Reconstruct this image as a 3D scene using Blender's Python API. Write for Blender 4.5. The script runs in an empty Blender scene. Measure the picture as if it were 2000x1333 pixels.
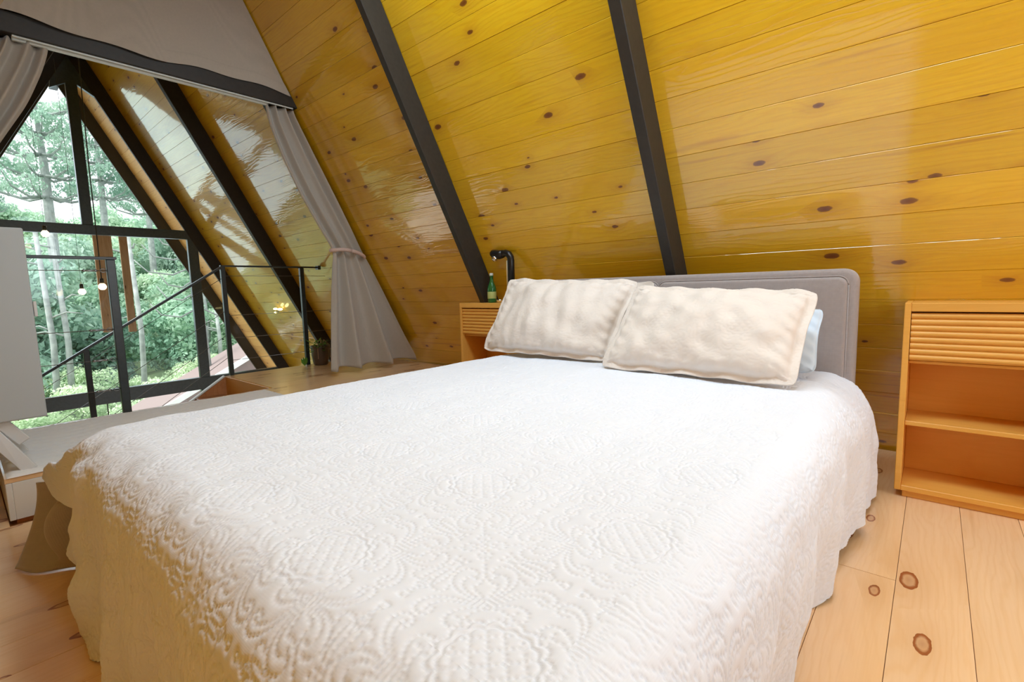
import bpy, bmesh, math, random
import numpy as np
from mathutils import Vector, Matrix, noise as mnoise
random.seed(7); RNG = np.random.default_rng(11)
D = bpy.data; SC = bpy.context.scene; COL = SC.collection
PI = math.pi; R = math.radians

# ------------------------------------------------------------------ camera
yaw, pitch, roll, FPX = 0.716956827, 0.108147830, 0.0270826703, 947.916605
fw = Vector((-math.sin(yaw)*math.cos(pitch), math.cos(yaw)*math.cos(pitch), -math.sin(pitch)))
rt = Vector((math.cos(yaw), math.sin(yaw), 0)); dn = fw.cross(rt)
r2 = rt*math.cos(roll)+dn*math.sin(roll); d2 = dn*math.cos(roll)-rt*math.sin(roll)
cam_d = D.cameras.new('camera'); cam_d.sensor_width = 36; cam_d.lens = FPX/2000*36
cam_d.clip_start = 0.02; cam_d.clip_end = 500
cam = D.objects.new('camera', cam_d); COL.objects.link(cam)
M = Matrix((( r2.x, -d2.x, -fw.x, 0), (r2.y, -d2.y, -fw.y, 0), (r2.z, -d2.z, -fw.z, 0.9), (0, 0, 0, 1)))
cam.matrix_world = M; SC.camera = cam

# ------------------------------------------------------------------ sky, exposure, window daylight, overhead fill
SC.view_settings.view_transform = 'Standard'; SC.view_settings.look = 'None'
SC.view_settings.gamma = 1; SC.view_settings.use_curve_mapping = False
SC.view_settings.exposure = 0.0
try:
    SC.cycles.max_bounces = 10; SC.cycles.diffuse_bounces = 6; SC.cycles.transparent_max_bounces = 24
    SC.cycles.sample_clamp_indirect = 8
except Exception: pass
W = D.worlds.new('sky'); SC.world = W; W.use_nodes = True
wn = W.node_tree.nodes; wl = W.node_tree.links
bg = wn['Background']; bg.inputs['Strength'].default_value = 2.0
tc = wn.new('ShaderNodeTexCoord'); nz = wn.new('ShaderNodeTexNoise'); nz.inputs['Scale'].default_value = 1.6
rp = wn.new('ShaderNodeValToRGB'); wl.new(tc.outputs['Generated'], nz.inputs['Vector'])
wl.new(nz.outputs['Fac'], rp.inputs['Fac']); wl.new(rp.outputs['Color'], bg.inputs['Color'])
rp.color_ramp.elements[0].position = .35; rp.color_ramp.elements[0].color = (.86, .9, .98, 1)
rp.color_ramp.elements[1].position = .7; rp.color_ramp.elements[1].color = (1, .98, .99, 1)

sun = D.lights.new('soft_sun', 'SUN'); sun.energy = 6; sun.angle = R(35); sun.color = (1, .99, .95)
suno = D.objects.new('soft_sun', sun); COL.objects.link(suno); suno.rotation_euler = (-Vector((.0, -.6, .8))).to_track_quat('-Z', 'Y').to_euler()
def area(name, loc, aim, sx, sy, power, col=(1, 1, 1)):
    l = D.lights.new(name, 'AREA'); l.shape = 'RECTANGLE'; l.size = sx; l.size_y = sy; l.energy = power; l.color = col
    o = D.objects.new(name, l); COL.objects.link(o); o.location = loc
    o.rotation_euler = (Vector(aim)-Vector(loc)).to_track_quat('-Z', 'Y').to_euler(); return o
# daylight through the bedroom's own gable window (behind the camera, +X end)
area('daylight_bedroom_window', (1.93, 1.45, 1.7), (-1.2, 1.6, 0.4), 1.5, 1.6, 30, (.69, .86, 1))
# daylight through the tall living room gable (light comes in low over the rail)
area('daylight_living_gable', (-9.6, 1.1, 2.2), (-4, 1.1, .6), 3.4, 4.0, 80, (.69, .86, 1))
area('overhead_fill', (-0.9, 1.2, 3.0), (-1.0, 2.0, 0.3), 2.4, .5, 60, (.69, .86, 1))  # added overhead fill to brighten the bed; the roof has no window

# ------------------------------------------------------------------ helpers
def tag(o, label=None, cat=None, group=None, kind=None):
    if label: o['label'] = label
    if cat: o['category'] = cat
    if group: o['group'] = group
    if kind: o['kind'] = kind
    return o
def empty(name, loc=(0, 0, 0), label=None, cat=None, group=None, kind=None, rz=0):
    o = D.objects.new(name, None); COL.objects.link(o); o.location = loc; o.rotation_euler = (0, 0, rz); o.empty_display_size = .1
    return tag(o, label, cat, group, kind)
def link(name, me, mat=None, parent=None, loc=None, smooth=False):
    if mat is not None and len(me.materials) == 0: me.materials.append(mat)
    if smooth:
        me.polygons.foreach_set('use_smooth', np.ones(len(me.polygons), dtype=bool)); me.update()
    o = D.objects.new(name, me); COL.objects.link(o)
    if parent is not None: o.parent = parent
    if loc is not None: o.location = loc
    return o
def from_bm(name, bm, mat=None, parent=None, loc=None, smooth=False):
    me = D.meshes.new(name); bmesh.ops.recalc_face_normals(bm, faces=bm.faces); bm.to_mesh(me); bm.free()
    return link(name, me, mat, parent, loc, smooth)
def mesh_grid(name, P, nu, nv, mat=None, parent=None, closed_u=False, smooth=True, loc=None):
    """P: array (nu, nv, 3) -> quad mesh"""
    P = np.asarray(P, dtype=np.float32).reshape(nu*nv, 3)
    iu = nu if closed_u else nu-1
    a = np.arange(iu)[:, None]*nv+np.arange(nv-1)[None, :]
    b = ((np.arange(iu)+1) % nu)[:, None]*nv+np.arange(nv-1)[None, :]
    q = np.stack([a, b, b+1, a+1], -1).reshape(-1, 4)
    me = D.meshes.new(name); me.vertices.add(len(P)); me.vertices.foreach_set('co', P.ravel())
    me.loops.add(q.size); me.loops.foreach_set('vertex_index', q.ravel().astype(np.int32))
    me.polygons.add(len(q)); me.polygons.foreach_set('loop_start', (np.arange(len(q))*4).astype(np.int32))
    me.polygons.foreach_set('loop_total', np.full(len(q), 4, dtype=np.int32)) if bpy.app.version < (4, 0) else None
    me.update(calc_edges=True); me.validate()
    return link(name, me, mat, parent, loc, smooth)
def box(bm, x0, x1, y0, y1, z0, z1, bev=0, seg=1, mtx=None):
    vs = [bm.verts.new((x, y, z)) for x in (x0, x1) for y in (y0, y1) for z in (z0, z1)]
    if mtx is not None:
        for v in vs: v.co = mtx @ v.co
    f = [bm.faces.new([vs[i] for i in q]) for q in ((0, 1, 3, 2), (4, 6, 7, 5), (0, 4, 5, 1), (2, 3, 7, 6), (0, 2, 6, 4), (1, 5, 7, 3))]
    if bev:
        es = list({e for ff in f for e in ff.edges})
        bmesh.ops.bevel(bm, geom=es, offset=bev, segments=seg, profile=.5, affect='EDGES')
def box_obj(name, b, mat, parent=None, bev=.003, seg=1, smooth=False):
    bm = bmesh.new(); box(bm, *b, bev=bev, seg=seg); return from_bm(name, bm, mat, parent, smooth=smooth)
def tube(bm, pts, rad, n=8, cap=True):
    pts = [Vector(p) for p in pts]; rings = []
    rads = rad if isinstance(rad, (list, tuple)) else [rad]*len(pts)
    up = None
    for i, p in enumerate(pts):
        t = (pts[min(i+1, len(pts)-1)]-pts[max(i-1, 0)]).normalized()
        if up is None: up = Vector((0, 0, 1)) if abs(t.z) < .9 else Vector((1, 0, 0))
        s = t.cross(up).normalized(); up = s.cross(t).normalized()
        rings.append([bm.verts.new(p+(s*math.cos(2*PI*k/n)+up*math.sin(2*PI*k/n))*rads[i]) for k in range(n)])
    for a, b in zip(rings, rings[1:]):
        for k in range(n): bm.faces.new((a[k], a[(k+1) % n], b[(k+1) % n], b[k]))
    if cap: bm.faces.new(rings[0][::-1]); bm.faces.new(rings[-1])
def tube_obj(name, pts, rad, mat, parent=None, n=8, smooth=True):
    bm = bmesh.new(); tube(bm, pts, rad, n); return from_bm(name, bm, mat, parent, smooth=smooth)
def lathe_obj(name, prof, mat, parent=None, loc=(0, 0, 0), n=28):
    bm = bmesh.new(); rings = []
    for r, z in prof: rings.append([bm.verts.new((max(r, 1e-4)*math.cos(2*PI*k/n), max(r, 1e-4)*math.sin(2*PI*k/n), z)) for k in range(n)])
    for a, b in zip(rings, rings[1:]):
        for k in range(n): bm.faces.new((a[k], a[(k+1) % n], b[(k+1) % n], b[k]))
    return from_bm(name, bm, mat, parent, loc, True)
def beam_mtx(a, b, xaxis=(1, 0, 0)):
    """frame with local Z along a->b, local X = xaxis"""
    a, b = Vector(a), Vector(b); z = (b-a).normalized(); x = Vector(xaxis); x = (x-z*x.dot(z)).normalized(); y = z.cross(x)
    return Matrix(((x.x, y.x, z.x, a.x), (x.y, y.y, z.y, a.y), (x.z, y.z, z.z, a.z), (0, 0, 0, 1)))
def sm(x): x = np.clip(x, 0, 1); return x*x*(3-2*x)
def crom(pts, n=12):
    """catmull-rom through 2D/3D points"""
    P = np.array(pts, float); P = np.vstack([2*P[0]-P[1], P, 2*P[-1]-P[-2]]); out = []
    for i in range(1, len(P)-2):
        t = np.linspace(0, 1, n, endpoint=False)[:, None]
        out.append(.5*((2*P[i])+(-P[i-1]+P[i+1])*t+(2*P[i-1]-5*P[i]+4*P[i+1]-P[i+2])*t**2+(-P[i-1]+3*P[i]-3*P[i+1]+P[i+2])*t**3))
    out.append(P[-2][None, :]); return np.vstack(out)

# ------------------------------------------------------------------ materials
def mat(name, col=(.8, .8, .8), rough=.5, metal=0, **kw):
    m = D.materials.new(name); m.use_nodes = True; b = m.node_tree.nodes['Principled BSDF']
    b.inputs['Base Color'].default_value = (*col, 1); b.inputs['Roughness'].default_value = rough; b.inputs['Metallic'].default_value = metal
    for k, v in kw.items(): b.inputs[k.replace('_', ' ')].default_value = v
    return m
class NT:
    def __init__(s, m): s.m = m; s.t = m.node_tree; s.n = s.t.nodes; s.l = s.t.links; s.b = s.n['Principled BSDF']
    def new(s, k, **kw):
        x = s.n.new(k)
        for a, v in kw.items():
            if hasattr(x, a): setattr(x, a, v)
        return x
    def lk(s, a, b): s.l.new(a, b)
    def math(s, op, a, b=None, c=None):
        x = s.new('ShaderNodeMath', operation=op)
        for i, v in enumerate((a, b, c)):
            if v is None: continue
            if isinstance(v, (int, float)): x.inputs[i].default_value = v
            else: s.lk(v, x.inputs[i])
        return x.outputs[0]
    def ramp(s, fac, stops):
        r = s.new('ShaderNodeValToRGB'); cr = r.color_ramp
        while len(cr.elements) < len(stops): cr.elements.new(.5)
        for e, (p, c) in zip(cr.elements, stops): e.position = p; e.color = (*c, 1) if len(c) == 3 else c
        s.lk(fac, r.inputs['Fac']); return r.outputs['Color']
    def mix(s, fac, a, b, mode='MIX'):
        x = s.new('ShaderNodeMix', data_type='RGBA', blend_type=mode)
        for sock, v in ((x.inputs[0], fac), (x.inputs[6], a), (x.inputs[7], b)):
            if isinstance(v, (int, float)): sock.default_value = v
            elif isinstance(v, tuple): sock.default_value = (*v, 1) if len(v) == 3 else v
            else: s.lk(v, sock)
        return x.outputs[2]
    def noise(s, vec, scale, detail=3, dist=0, rough=.5):
        x = s.new('ShaderNodeTexNoise'); x.inputs['Scale'].default_value = scale; x.inputs['Detail'].default_value = detail
        x.inputs['Distortion'].default_value = dist; x.inputs['Roughness'].default_value = rough
        if vec is not None: s.lk(vec, x.inputs['Vector'])
        return x.outputs['Fac']
    def mapping(s, vec, scale=(1, 1, 1), loc=(0, 0, 0)):
        x = s.new('ShaderNodeMapping'); x.inputs['Scale'].default_value = scale; x.inputs['Location'].default_value = loc
        s.lk(vec, x.inputs['Vector']); return x.outputs['Vector']
    def bump(s, h, strength=.3, dist=.01):
        x = s.new('ShaderNodeBump'); x.inputs['Strength'].default_value = strength; x.inputs['Distance'].default_value = dist
        s.lk(h, x.inputs['Height']); return x.outputs['Normal']

def wood(name, light, mid, dark, knot, rough=.35, coat=0, coat_rough=.05, coat_ior=1.5, cell=(.45, .2), kth=.055, krate=.55, ring=False, bump=.08, axis='X', grain=1.0):
    m = mat(name, mid, rough); t = NT(m)
    tcn = t.new('ShaderNodeTexCoord'); oi = t.new('ShaderNodeObjectInfo')
    cb = t.new('ShaderNodeCombineXYZ')
    t.lk(t.math('MULTIPLY', oi.outputs['Random'], 61.3), cb.inputs[0]); t.lk(t.math('MULTIPLY', oi.outputs['Random'], 917.7), cb.inputs[1]); t.lk(t.math('MULTIPLY', oi.outputs['Random'], 33.1), cb.inputs[2])
    va = t.new('ShaderNodeVectorMath', operation='ADD'); t.lk(tcn.outputs['Object'], va.inputs[0]); t.lk(cb.outputs[0], va.inputs[1])
    vec = va.outputs[0]
    if axis != 'X':
        sp = t.new('ShaderNodeSeparateXYZ'); t.lk(vec, sp.inputs[0]); c2 = t.new('ShaderNodeCombineXYZ')
        o = {'Y': (1, 0, 2), 'Z': (2, 1, 0)}[axis]
        for i in range(3): t.lk(sp.outputs[o[i]], c2.inputs[i])
        vec = c2.outputs[0]
    # knots
    kv = t.mapping(vec, (1/cell[0], 1/cell[1], 0))
    vo = t.new('ShaderNodeTexVoronoi'); vo.voronoi_dimensions = '2D'; vo.feature = 'F1'; t.lk(kv, vo.inputs['Vector'])
    vo.inputs['Scale'].default_value = 1.0; vo.inputs['Randomness'].default_value = 1.0
    sepc = t.new('ShaderNodeSeparateColor'); t.lk(vo.outputs['Color'], sepc.inputs[0])
    gate = t.math('LESS_THAN', sepc.outputs[0], krate)
    size = t.math('MULTIPLY_ADD', sepc.outputs[1], kth*.9, kth*.45)
    wob = t.math('MULTIPLY', t.math('SUBTRACT', t.noise(vec, 55, 2), .5), .035)
    dist = t.math('ADD', vo.outputs['Distance'], wob)
    rel = t.math('DIVIDE', dist, size)
    # grain
    halo = t.math('MULTIPLY', t.math('POWER', 2.718, t.math('MULTIPLY', t.math('MULTIPLY', rel, rel), -.12)), gate)
    gn = t.noise(t.mapping(vec, (.9, 5.5, 5.5)), 1.4, 4, .5)
    sp2 = t.new('ShaderNodeSeparateXYZ'); t.lk(vec, sp2.inputs[0])
    ph = t.math('ADD', t.math('MULTIPLY', sp2.outputs[1], 240), t.math('MULTIPLY', gn, 52))
    ph = t.math('ADD', ph, t.math('MULTIPLY', halo, 9))
    rings = t.math('MULTIPLY_ADD', t.math('SINE', ph), .5, .5)
    rings = t.math('POWER', rings, 2.5)
    fine = t.noise(t.mapping(vec, (3, 120, 120)), 1.5, 3)
    broad = t.noise(t.mapping(vec, (.8, 6, 6)), 1.0, 2)
    base = t.mix(t.math('MULTIPLY', rings, .55*grain), light, mid)
    base = t.mix(t.math('MULTIPLY', t.math('GREATER_THAN', broad, .0), t.ramp(broad, [(.42, (0, 0, 0)), (.75, (.75, .75, .75))])), base, mid)
    base = t.mix(t.math('MULTIPLY', fine, .28*grain), base, dark)
    streak = t.ramp(t.noise(t.mapping(vec, (1.1, 26, 26)), 1.0, 2), [(.66, (0, 0, 0)), (.78, (1, 1, 1))])
    base = t.mix(t.math('MULTIPLY', streak, .45*grain), base, dark)
    base = t.mix(t.math('MULTIPLY', halo, .4), base, dark)
    if ring:
        core = t.ramp(rel, [(.0, (.45, .45, .45)), (.55, (.3, .3, .3)), (.78, (1, 1, 1)), (.98, (1, 1, 1)), (1.0, (0, 0, 0))])
    else:
        core = t.ramp(rel, [(.0, (1, 1, 1)), (.8, (.85, .85, .85)), (1.0, (0, 0, 0))])
    base = t.mix(t.math('MULTIPLY', core, gate), base, knot)
    hv = t.new('ShaderNodeHueSaturation'); t.lk(base, hv.inputs['Color']); t.lk(t.math('MULTIPLY_ADD', oi.outputs['Random'], .16, .92), hv.inputs['Value'])
    t.lk(hv.outputs[0], t.b.inputs['Base Color'])
    h = t.math('ADD', t.math('MULTIPLY', rings, .3), t.math('MULTIPLY', t.noise(t.mapping(vec, (1.3, 9, 9)), 1.2, 1), 2.2))
    nb = t.bump(h, bump, .004); t.lk(nb, t.b.inputs['Normal'])
    if coat:
        t.b.inputs['Coat Weight'].default_value = coat; t.b.inputs['Coat Roughness'].default_value = coat_rough; t.b.inputs['Coat IOR'].default_value = coat_ior
        t.lk(nb, t.b.inputs['Coat Normal'])
    return m
M_pine = wood('varnished_amber_pine', (.86, .55, .012), (.80, .46, .006), (.45, .17, .008), (.15, .035, .006), rough=.4, coat=1, coat_rough=.05, coat_ior=1.7, cell=(.34, .16), kth=.075, krate=.42, bump=.16, grain=1.25)
M_pine_out = wood('roof_pine_overhang', (.72, .42, .14), (.6, .3, .09), (.35, .15, .04), (.15, .05, .02), rough=.5, cell=(.3, .135), kth=.08, krate=.4)
M_floor = wood('pale_pine_floor', (.90, .63, .37), (.84, .54, .27), (.60, .32, .12), (.32, .10, .03), rough=.3, coat=.5, coat_rough=.16, coat_ior=1.45, cell=(.42, .17), kth=.12, krate=.8, ring=True, bump=.05)
M_oak = wood('honey_oak', (.80, .42, .085), (.72, .34, .05), (.52, .20, .03), (.4, .15, .03), rough=.42, cell=(1, .6), kth=.005, krate=.02, bump=.03, grain=.6)
M_brown = wood('brown_stair_pine', (.50, .22, .08), (.42, .16, .05), (.25, .08, .02), (.12, .03, .01), rough=.4, cell=(.4, .2), kth=.04, krate=.3)
M_board = wood('weathered_brown_timber', (.5, .33, .2), (.36, .2, .1), (.16, .08, .04), (.08, .03, .02), rough=.8, axis='Z', cell=(.4, .1), kth=.06, krate=.5)

def black_paint(name, col, rough):
    m = mat(name, col, rough); t = NT(m); tcn = t.new('ShaderNodeTexCoord')
    f = t.noise(tcn.outputs['Object'], 40, 5)
    t.lk(t.mix(f, col, tuple(min(1, c*2.2) for c in col)), t.b.inputs['Base Color']); t.lk(t.bump(t.noise(tcn.outputs['Object'], 90, 4), .15, .002), t.b.inputs['Normal'])
    return m
M_black = black_paint('black_stained_timber', (.016, .013, .010), .55)
M_steel = black_paint('dark_painted_steel', (.018, .022, .022), .32)
M_frame = black_paint('window_frame_paint', (.03, .042, .045), .35)
M_track = mat('white_track', (.7, .75, .72), .4)
def fabric(name, col, scale=450, amt=.35, var=.12, sheen=.3, rough=.9):
    m = mat(name, col, rough); t = NT(m); tcn = t.new('ShaderNodeTexCoord')
    w1 = t.new('ShaderNodeTexWave'); w1.bands_direction = 'X'; w1.inputs['Scale'].default_value = scale/6.28; w1.inputs['Distortion'].default_value = 1.5
    w2 = t.new('ShaderNodeTexWave'); w2.bands_direction = 'Z'; w2.inputs['Scale'].default_value = scale/6.28; w2.inputs['Distortion'].default_value = 1.5
    t.lk(tcn.outputs['Object'], w1.inputs[0]); t.lk(tcn.outputs['Object'], w2.inputs[0])
    h = t.math('ADD', t.math('MULTIPLY', w1.outputs['Fac'], .5), t.math('MULTIPLY', w2.outputs['Fac'], .5))
    n = t.noise(tcn.outputs['Object'], 60, 6)
    f = t.math('MULTIPLY', t.math('ADD', n, h), .5)
    t.lk(t.mix(f, tuple(c*(1-var) for c in col), tuple(min(1, c*(1+var)) for c in col)), t.b.inputs['Base Color'])
    t.lk(t.bump(h, amt, .0008), t.b.inputs['Normal'])
    t.b.inputs['Sheen Weight'].default_value = sheen; t.b.inputs['Sheen Roughness'].default_value = .5
    return m
M_spread = fabric('white_quilted_cotton', (.80, .84, .92), 900, .05, .02, .05, .85)
M_sham = fabric('ivory_quilted_cotton', (.78, .71, .645), 900, .05, .03, .05, .85)
M_bluepillow = fabric('pale_blue_cotton', (.62, .72, .82), 900, .1, .03)
M_taupe = fabric('taupe_curtain_linen', (.43, .39, .335), 500, .3, .12)
M_lining = fabric('taupe_lining', (.42, .37, .31), 500, .3, .15)
M_uphol = fabric('grey_taupe_upholstery', (.33, .285, .27), 420, .5, .22, .4)
M_seam = mat('upholstery_seam', (.14, .115, .11), .9)
M_rug = fabric('white_wool_rug', (.80, .80, .79), 200, .6, .05, .5)
M_tie = fabric('beige_pink_rope', (.62, .46, .40), 300, .5, .1)
M_white = mat('white_lacquer', (.42, .45, .46), .45)
M_legw = mat('white_painted_leg', (.62, .62, .62), .5)
M_dark = mat('dark_gap', (.02, .015, .01), .8)
M_chrome = mat('chrome', (.8, .8, .8), .12, 1)
M_lamp = mat('black_lamp_metal', (.02, .018, .018), .28, .4)
M_gbottle = mat('green_bottle_glass', (.05, .30, .08), .08, 0, Transmission_Weight=.55, IOR=1.5)
M_label = mat('bottle_label_green', (.45, .50, .16), .6)
M_cap = mat('bottle_cap', (.75, .8, .78), .4)
M_leaf = mat('plant_leaf', (.12, .28, .03), .5)
M_pot = mat('brown_glazed_pot', (.10, .07, .05), .4)
M_wire = mat('steel_cable', (.25, .25, .25), .35, .9)
M_roofshingle = mat('neighbour_shingles', (.22, .17, .16), .9)
def emis(name, col, s):
    m = D.materials.new(name); m.use_nodes = True; b = m.node_tree.nodes['Principled BSDF']
    b.inputs['Emission Color'].default_value = (*col, 1); b.inputs['Emission Strength'].default_value = s; b.inputs['Base Color'].default_value = (*col, 1); return m
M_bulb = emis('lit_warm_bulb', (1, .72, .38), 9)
M_glow = emis('glowing_yellow', (1, .85, .35), 5)
# thin window glass
M_glass = D.materials.new('window_glass'); M_glass.use_nodes = True
_n = M_glass.node_tree.nodes; _l = M_glass.node_tree.links; _n.remove(_n['Principled BSDF'])
_tr = _n.new('ShaderNodeBsdfTransparent'); _gl = _n.new('ShaderNodeBsdfGlossy'); _gl.inputs['Roughness'].default_value = .0
_tr.inputs[0].default_value = (.96, .985, .975, 1)
_fr = _n.new('ShaderNodeFresnel'); _fr.inputs['IOR'].default_value = 1.45; _mx = _n.new('ShaderNodeMixShader')
_l.new(_fr.outputs[0], _mx.inputs[0]); _l.new(_tr.outputs[0], _mx.inputs[1]); _l.new(_gl.outputs[0], _mx.inputs[2]); _l.new(_mx.outputs[0], _n['Material Output'].inputs[0])

# ------------------------------------------------------------------ A-frame shell
TH = 1.08300480; CT = 1/math.tan(TH); SN = math.sin(TH); CS = math.cos(TH)
Y0 = 3.17; YC = 1.12; YL = 2*YC-Y0-.05; ZR = (Y0-YC)/CT       # wall foot lines at z = 0, ridge line
PW = .133; S0 = 1.044-PW*20
XB = [.45, -1.03, -2.505, -3.99, -5.54, -7.35]           # right faces of the rafters
bays = [(.45, 2.0), (-1.03, .45), (-2.505, -1.03), (-3.99, -2.505), (-5.54, -3.99), (-7.35, -5.54), (-8.6, -7.35)]
def plank_mesh(name, L, w, th, mat_, bev=.0013, slope=True):
    h = w/2-.0004; prof = [(-h, -th), (-h, -bev*1.3), (-h+bev, 0), (h-bev, 0), (h, -bev*1.3), (h, -th)]
    bm = bmesh.new()
    a = [bm.verts.new((-L/2, y, z)) for y, z in prof]; b = [bm.verts.new((L/2, y, z)) for y, z in prof]
    for i in range(len(prof)-1): bm.faces.new((a[i], b[i], b[i+1], a[i+1]))
    bm.faces.new(a[::-1]); bm.faces.new(b)
    bmesh.ops.recalc_face_normals(bm, faces=bm.faces)
    me = D.meshes.new(name); bm.to_mesh(me); bm.free(); me.materials.append(mat_); return me
# local frame of the sloped wall behind the bed: X along the house, Y up the slope, Z into the room
def slope_rot(side):
    if side > 0: y = Vector((0, -CS, SN)); z = Vector((0, -SN, -CS)); x = y.cross(z)
    else: y = Vector((0, CS, SN)); z = Vector((0, SN, -CS)); x = y.cross(z)
    return Matrix(((x.x, y.x, z.x), (x.y, y.y, z.y), (x.z, y.z, z.z))).to_quaternion()
def slope_pt(side, x, s, off=0):
    if side > 0: return Vector((x, Y0-s*CS-off*SN, s*SN-off*CS))
    return Vector((x, YL+s*CS+off*SN, s*SN-off*CS))
wall_back = empty('wall_back', (0, 0, 0), kind='structure', label='sloped wall of amber varnished pine boards behind the bed')
qr = slope_rot(1)
SMAX = ZR/SN
for bi, (xa, xb) in enumerate(bays):
    me = plank_mesh('plank', xb-xa, PW, .018, M_pine_out if bi == 6 else M_pine)
    k = 0; s = S0
    s_lo = -2.6 if xb <= -3.9 else -.05
    s_hi = SMAX-.05
    if bi == 0: s_lo, s_hi = 0, 2.4
    while s < s_hi-PW:
        if s+PW > s_lo:
            o = D.objects.new('plank', me); COL.objects.link(o); o.parent = wall_back
            o.rotation_mode = 'QUATERNION'; o.rotation_quaternion = qr
            o.location = slope_pt(1, (xa+xb)/2, s+PW/2, random.uniform(-.0008, .0008))
        s += PW
# outer roof deck behind the boards (keeps daylight out of the joints) and the opposite slope
def slab(name, side, xa, xb, s0, s1, o0, o1, m):
    bm = bmesh.new(); vs = []
    for x in (xa, xb):
        for s_ in (s0, s1):
            for o_ in (o0, o1): vs.append(bm.verts.new(slope_pt(side, x, s_, o_)))
    for q in ((0, 1, 3, 2), (4, 6, 7, 5), (0, 4, 5, 1), (2, 3, 7, 6), (0, 2, 6, 4), (1, 5, 7, 3)): bm.faces.new([vs[i] for i in q])
    return from_bm(name, bm, m)
tag(slab('ceiling_back', 1, -8.6, 2.0, -2.7, SMAX+.03, -.022, -.10, M_pine), kind='structure')
wl_ = empty('wall_left', kind='structure', label='sloped wall of amber pine boards opposite the bed')
bm = bmesh.new()
for xa, xb in bays:
    s = S0
    while s < SMAX-.05:
        if s > -2.6:
            pts = []
            for x in (xa, xb):
                for ss, oo in ((s+.0006, -.018), (s+.0006, -.004), (s+.004, 0), (s+PW-.004, 0), (s+PW-.0006, -.004), (s+PW-.0006, -.018)):
                    pts.append(bm.verts.new(slope_pt(-1, x, ss, oo)))
            for i in range(5): bm.faces.new((pts[i], pts[i+6], pts[i+7], pts[i+1]))
        s += PW
o = from_bm('plank_run', bm, M_pine, wl_); o['kind'] = 'stuff'
tag(slab('ceiling_left', -1, -8.6, 2.0, -2.7, SMAX+.03, -.022, -.10, M_pine), kind='structure')

# rafters
def rafter(name, side, xr, w, t, s0, s1, m, label, parent=None):
    bm = bmesh.new(); vs = []
    for x in (xr-w, xr):
        for s_ in (s0, s1):
            for o_ in (.0015, t): vs.append(bm.verts.new(slope_pt(side, x, s_, o_)))
    f = [bm.faces.new([vs[i] for i in q]) for q in ((0, 1, 3, 2), (4, 6, 7, 5), (0, 4, 5, 1), (2, 3, 7, 6), (0, 2, 6, 4), (1, 5, 7, 3))]
    bmesh.ops.bevel(bm, geom=list(bm.edges), offset=.003, segments=1, affect='EDGES')
    o = from_bm(name, bm, m, parent)
    return tag(o, label, 'beam', 'black rafters') if parent is None else o
RL = {.45: None, -1.03: 'black rafter running down the amber boards to the top of the grey headboard',
      -2.505: 'black rafter running down to the left nightstand beside the reading lamp',
      -3.99: 'black rafter hidden behind the tied-back taupe curtain',
      -5.54: 'black rafter over the stairwell, just left of the tied-back curtain',
      -7.35: 'black rafter that the tall gable window is fixed to, right slope'}
LL = {.45: None, -1.03: 'black rafter on the slope opposite the bed, nearest the bed', -2.505: 'second black rafter on the slope opposite the bed',
      -3.99: 'black rafter on the opposite slope behind the left curtain', -5.54: 'black rafter on the opposite slope above the living room',
      -7.35: 'blue-black rafter edging the gable window on its left, beside the left curtain'}
WID = {-1.03: .057, -2.505: .05, -3.99: .05, -5.54: .062, -7.35: .036}
for xr in XB[1:]:
    s0 = {-1.03: .0, -2.505: .81/SN, -3.99: .42}.get(xr, -2.6)
    rafter('rafter', 1, xr, WID[xr], .145, s0, SMAX-.10, M_black, RL[xr])
    rafter('rafter', -1, xr, WID[xr], .10 if xr > -3 else .16, .0 if xr > -4.5 else -2.6, SMAX-.10, M_black, LL[xr])
rafter('rafter', 1, -8.31, .03, .145, -2.6, SMAX-.1, M_black, 'dark rafter of the roof overhang outside the window, right slope')
rafter('rafter', -1, -8.31, .03, .145, -2.6, SMAX-.1, M_black, 'dark rafter of the roof overhang outside the window, left slope')
# ridge board
tag(box_obj('ridge_beam', (-8.6, 2.0, YC-.04, YC+.04, ZR-.30, ZR-.06), M_black), 'black ridge beam along the peak of the roof', 'beam')

# ------------------------------------------------------------------ floor
XS, XE, XF, YS, ZP = -2.825, -3.856, -4.816, 1.576, .18   # step, edge of the raised strip, far edge of the landing, side of the stairwell, height
floor = empty('floor', kind='structure', label='pale pine board floor with ringed knots')
FW = .16; cache = {}
def fplank(x0, y0, y1, z=0, w=FW, par=None):
    L = round(y1-y0-.0016, 3)
    if (L, w) not in cache:
        cache[(L, w)] = plank_mesh('floor_plank', L, w-.0004, .02, M_floor, bev=.0007)
    o = D.objects.new('floor_plank', cache[(L, w)]); COL.objects.link(o); o.parent = par or floor
    o.location = (x0+w/2, (y0+y1)/2, z+random.uniform(-.0005, .0003)); o.rotation_euler = (0, 0, PI/2)
rj = random.Random(3)
for k in range(-24, 13):
    x = -.045+FW*k
    if x < XE: continue
    if x+FW/2 < XS:
        fplank(x, YL+.02, .068); continue
    j = .2+rj.choice([.35, .9, 1.5, 2.1])
    if abs(x+.205) < .01: j = 1.768
    cuts = [YL+.02, j, Y0-.02]
    for a, b in zip(cuts, cuts[1:]): fplank(x, a, b)
box_obj('floor_joists', (XE, 2.0, YL-.02, Y0+.0, -.24, -.022), M_brown, floor, 0)
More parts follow.
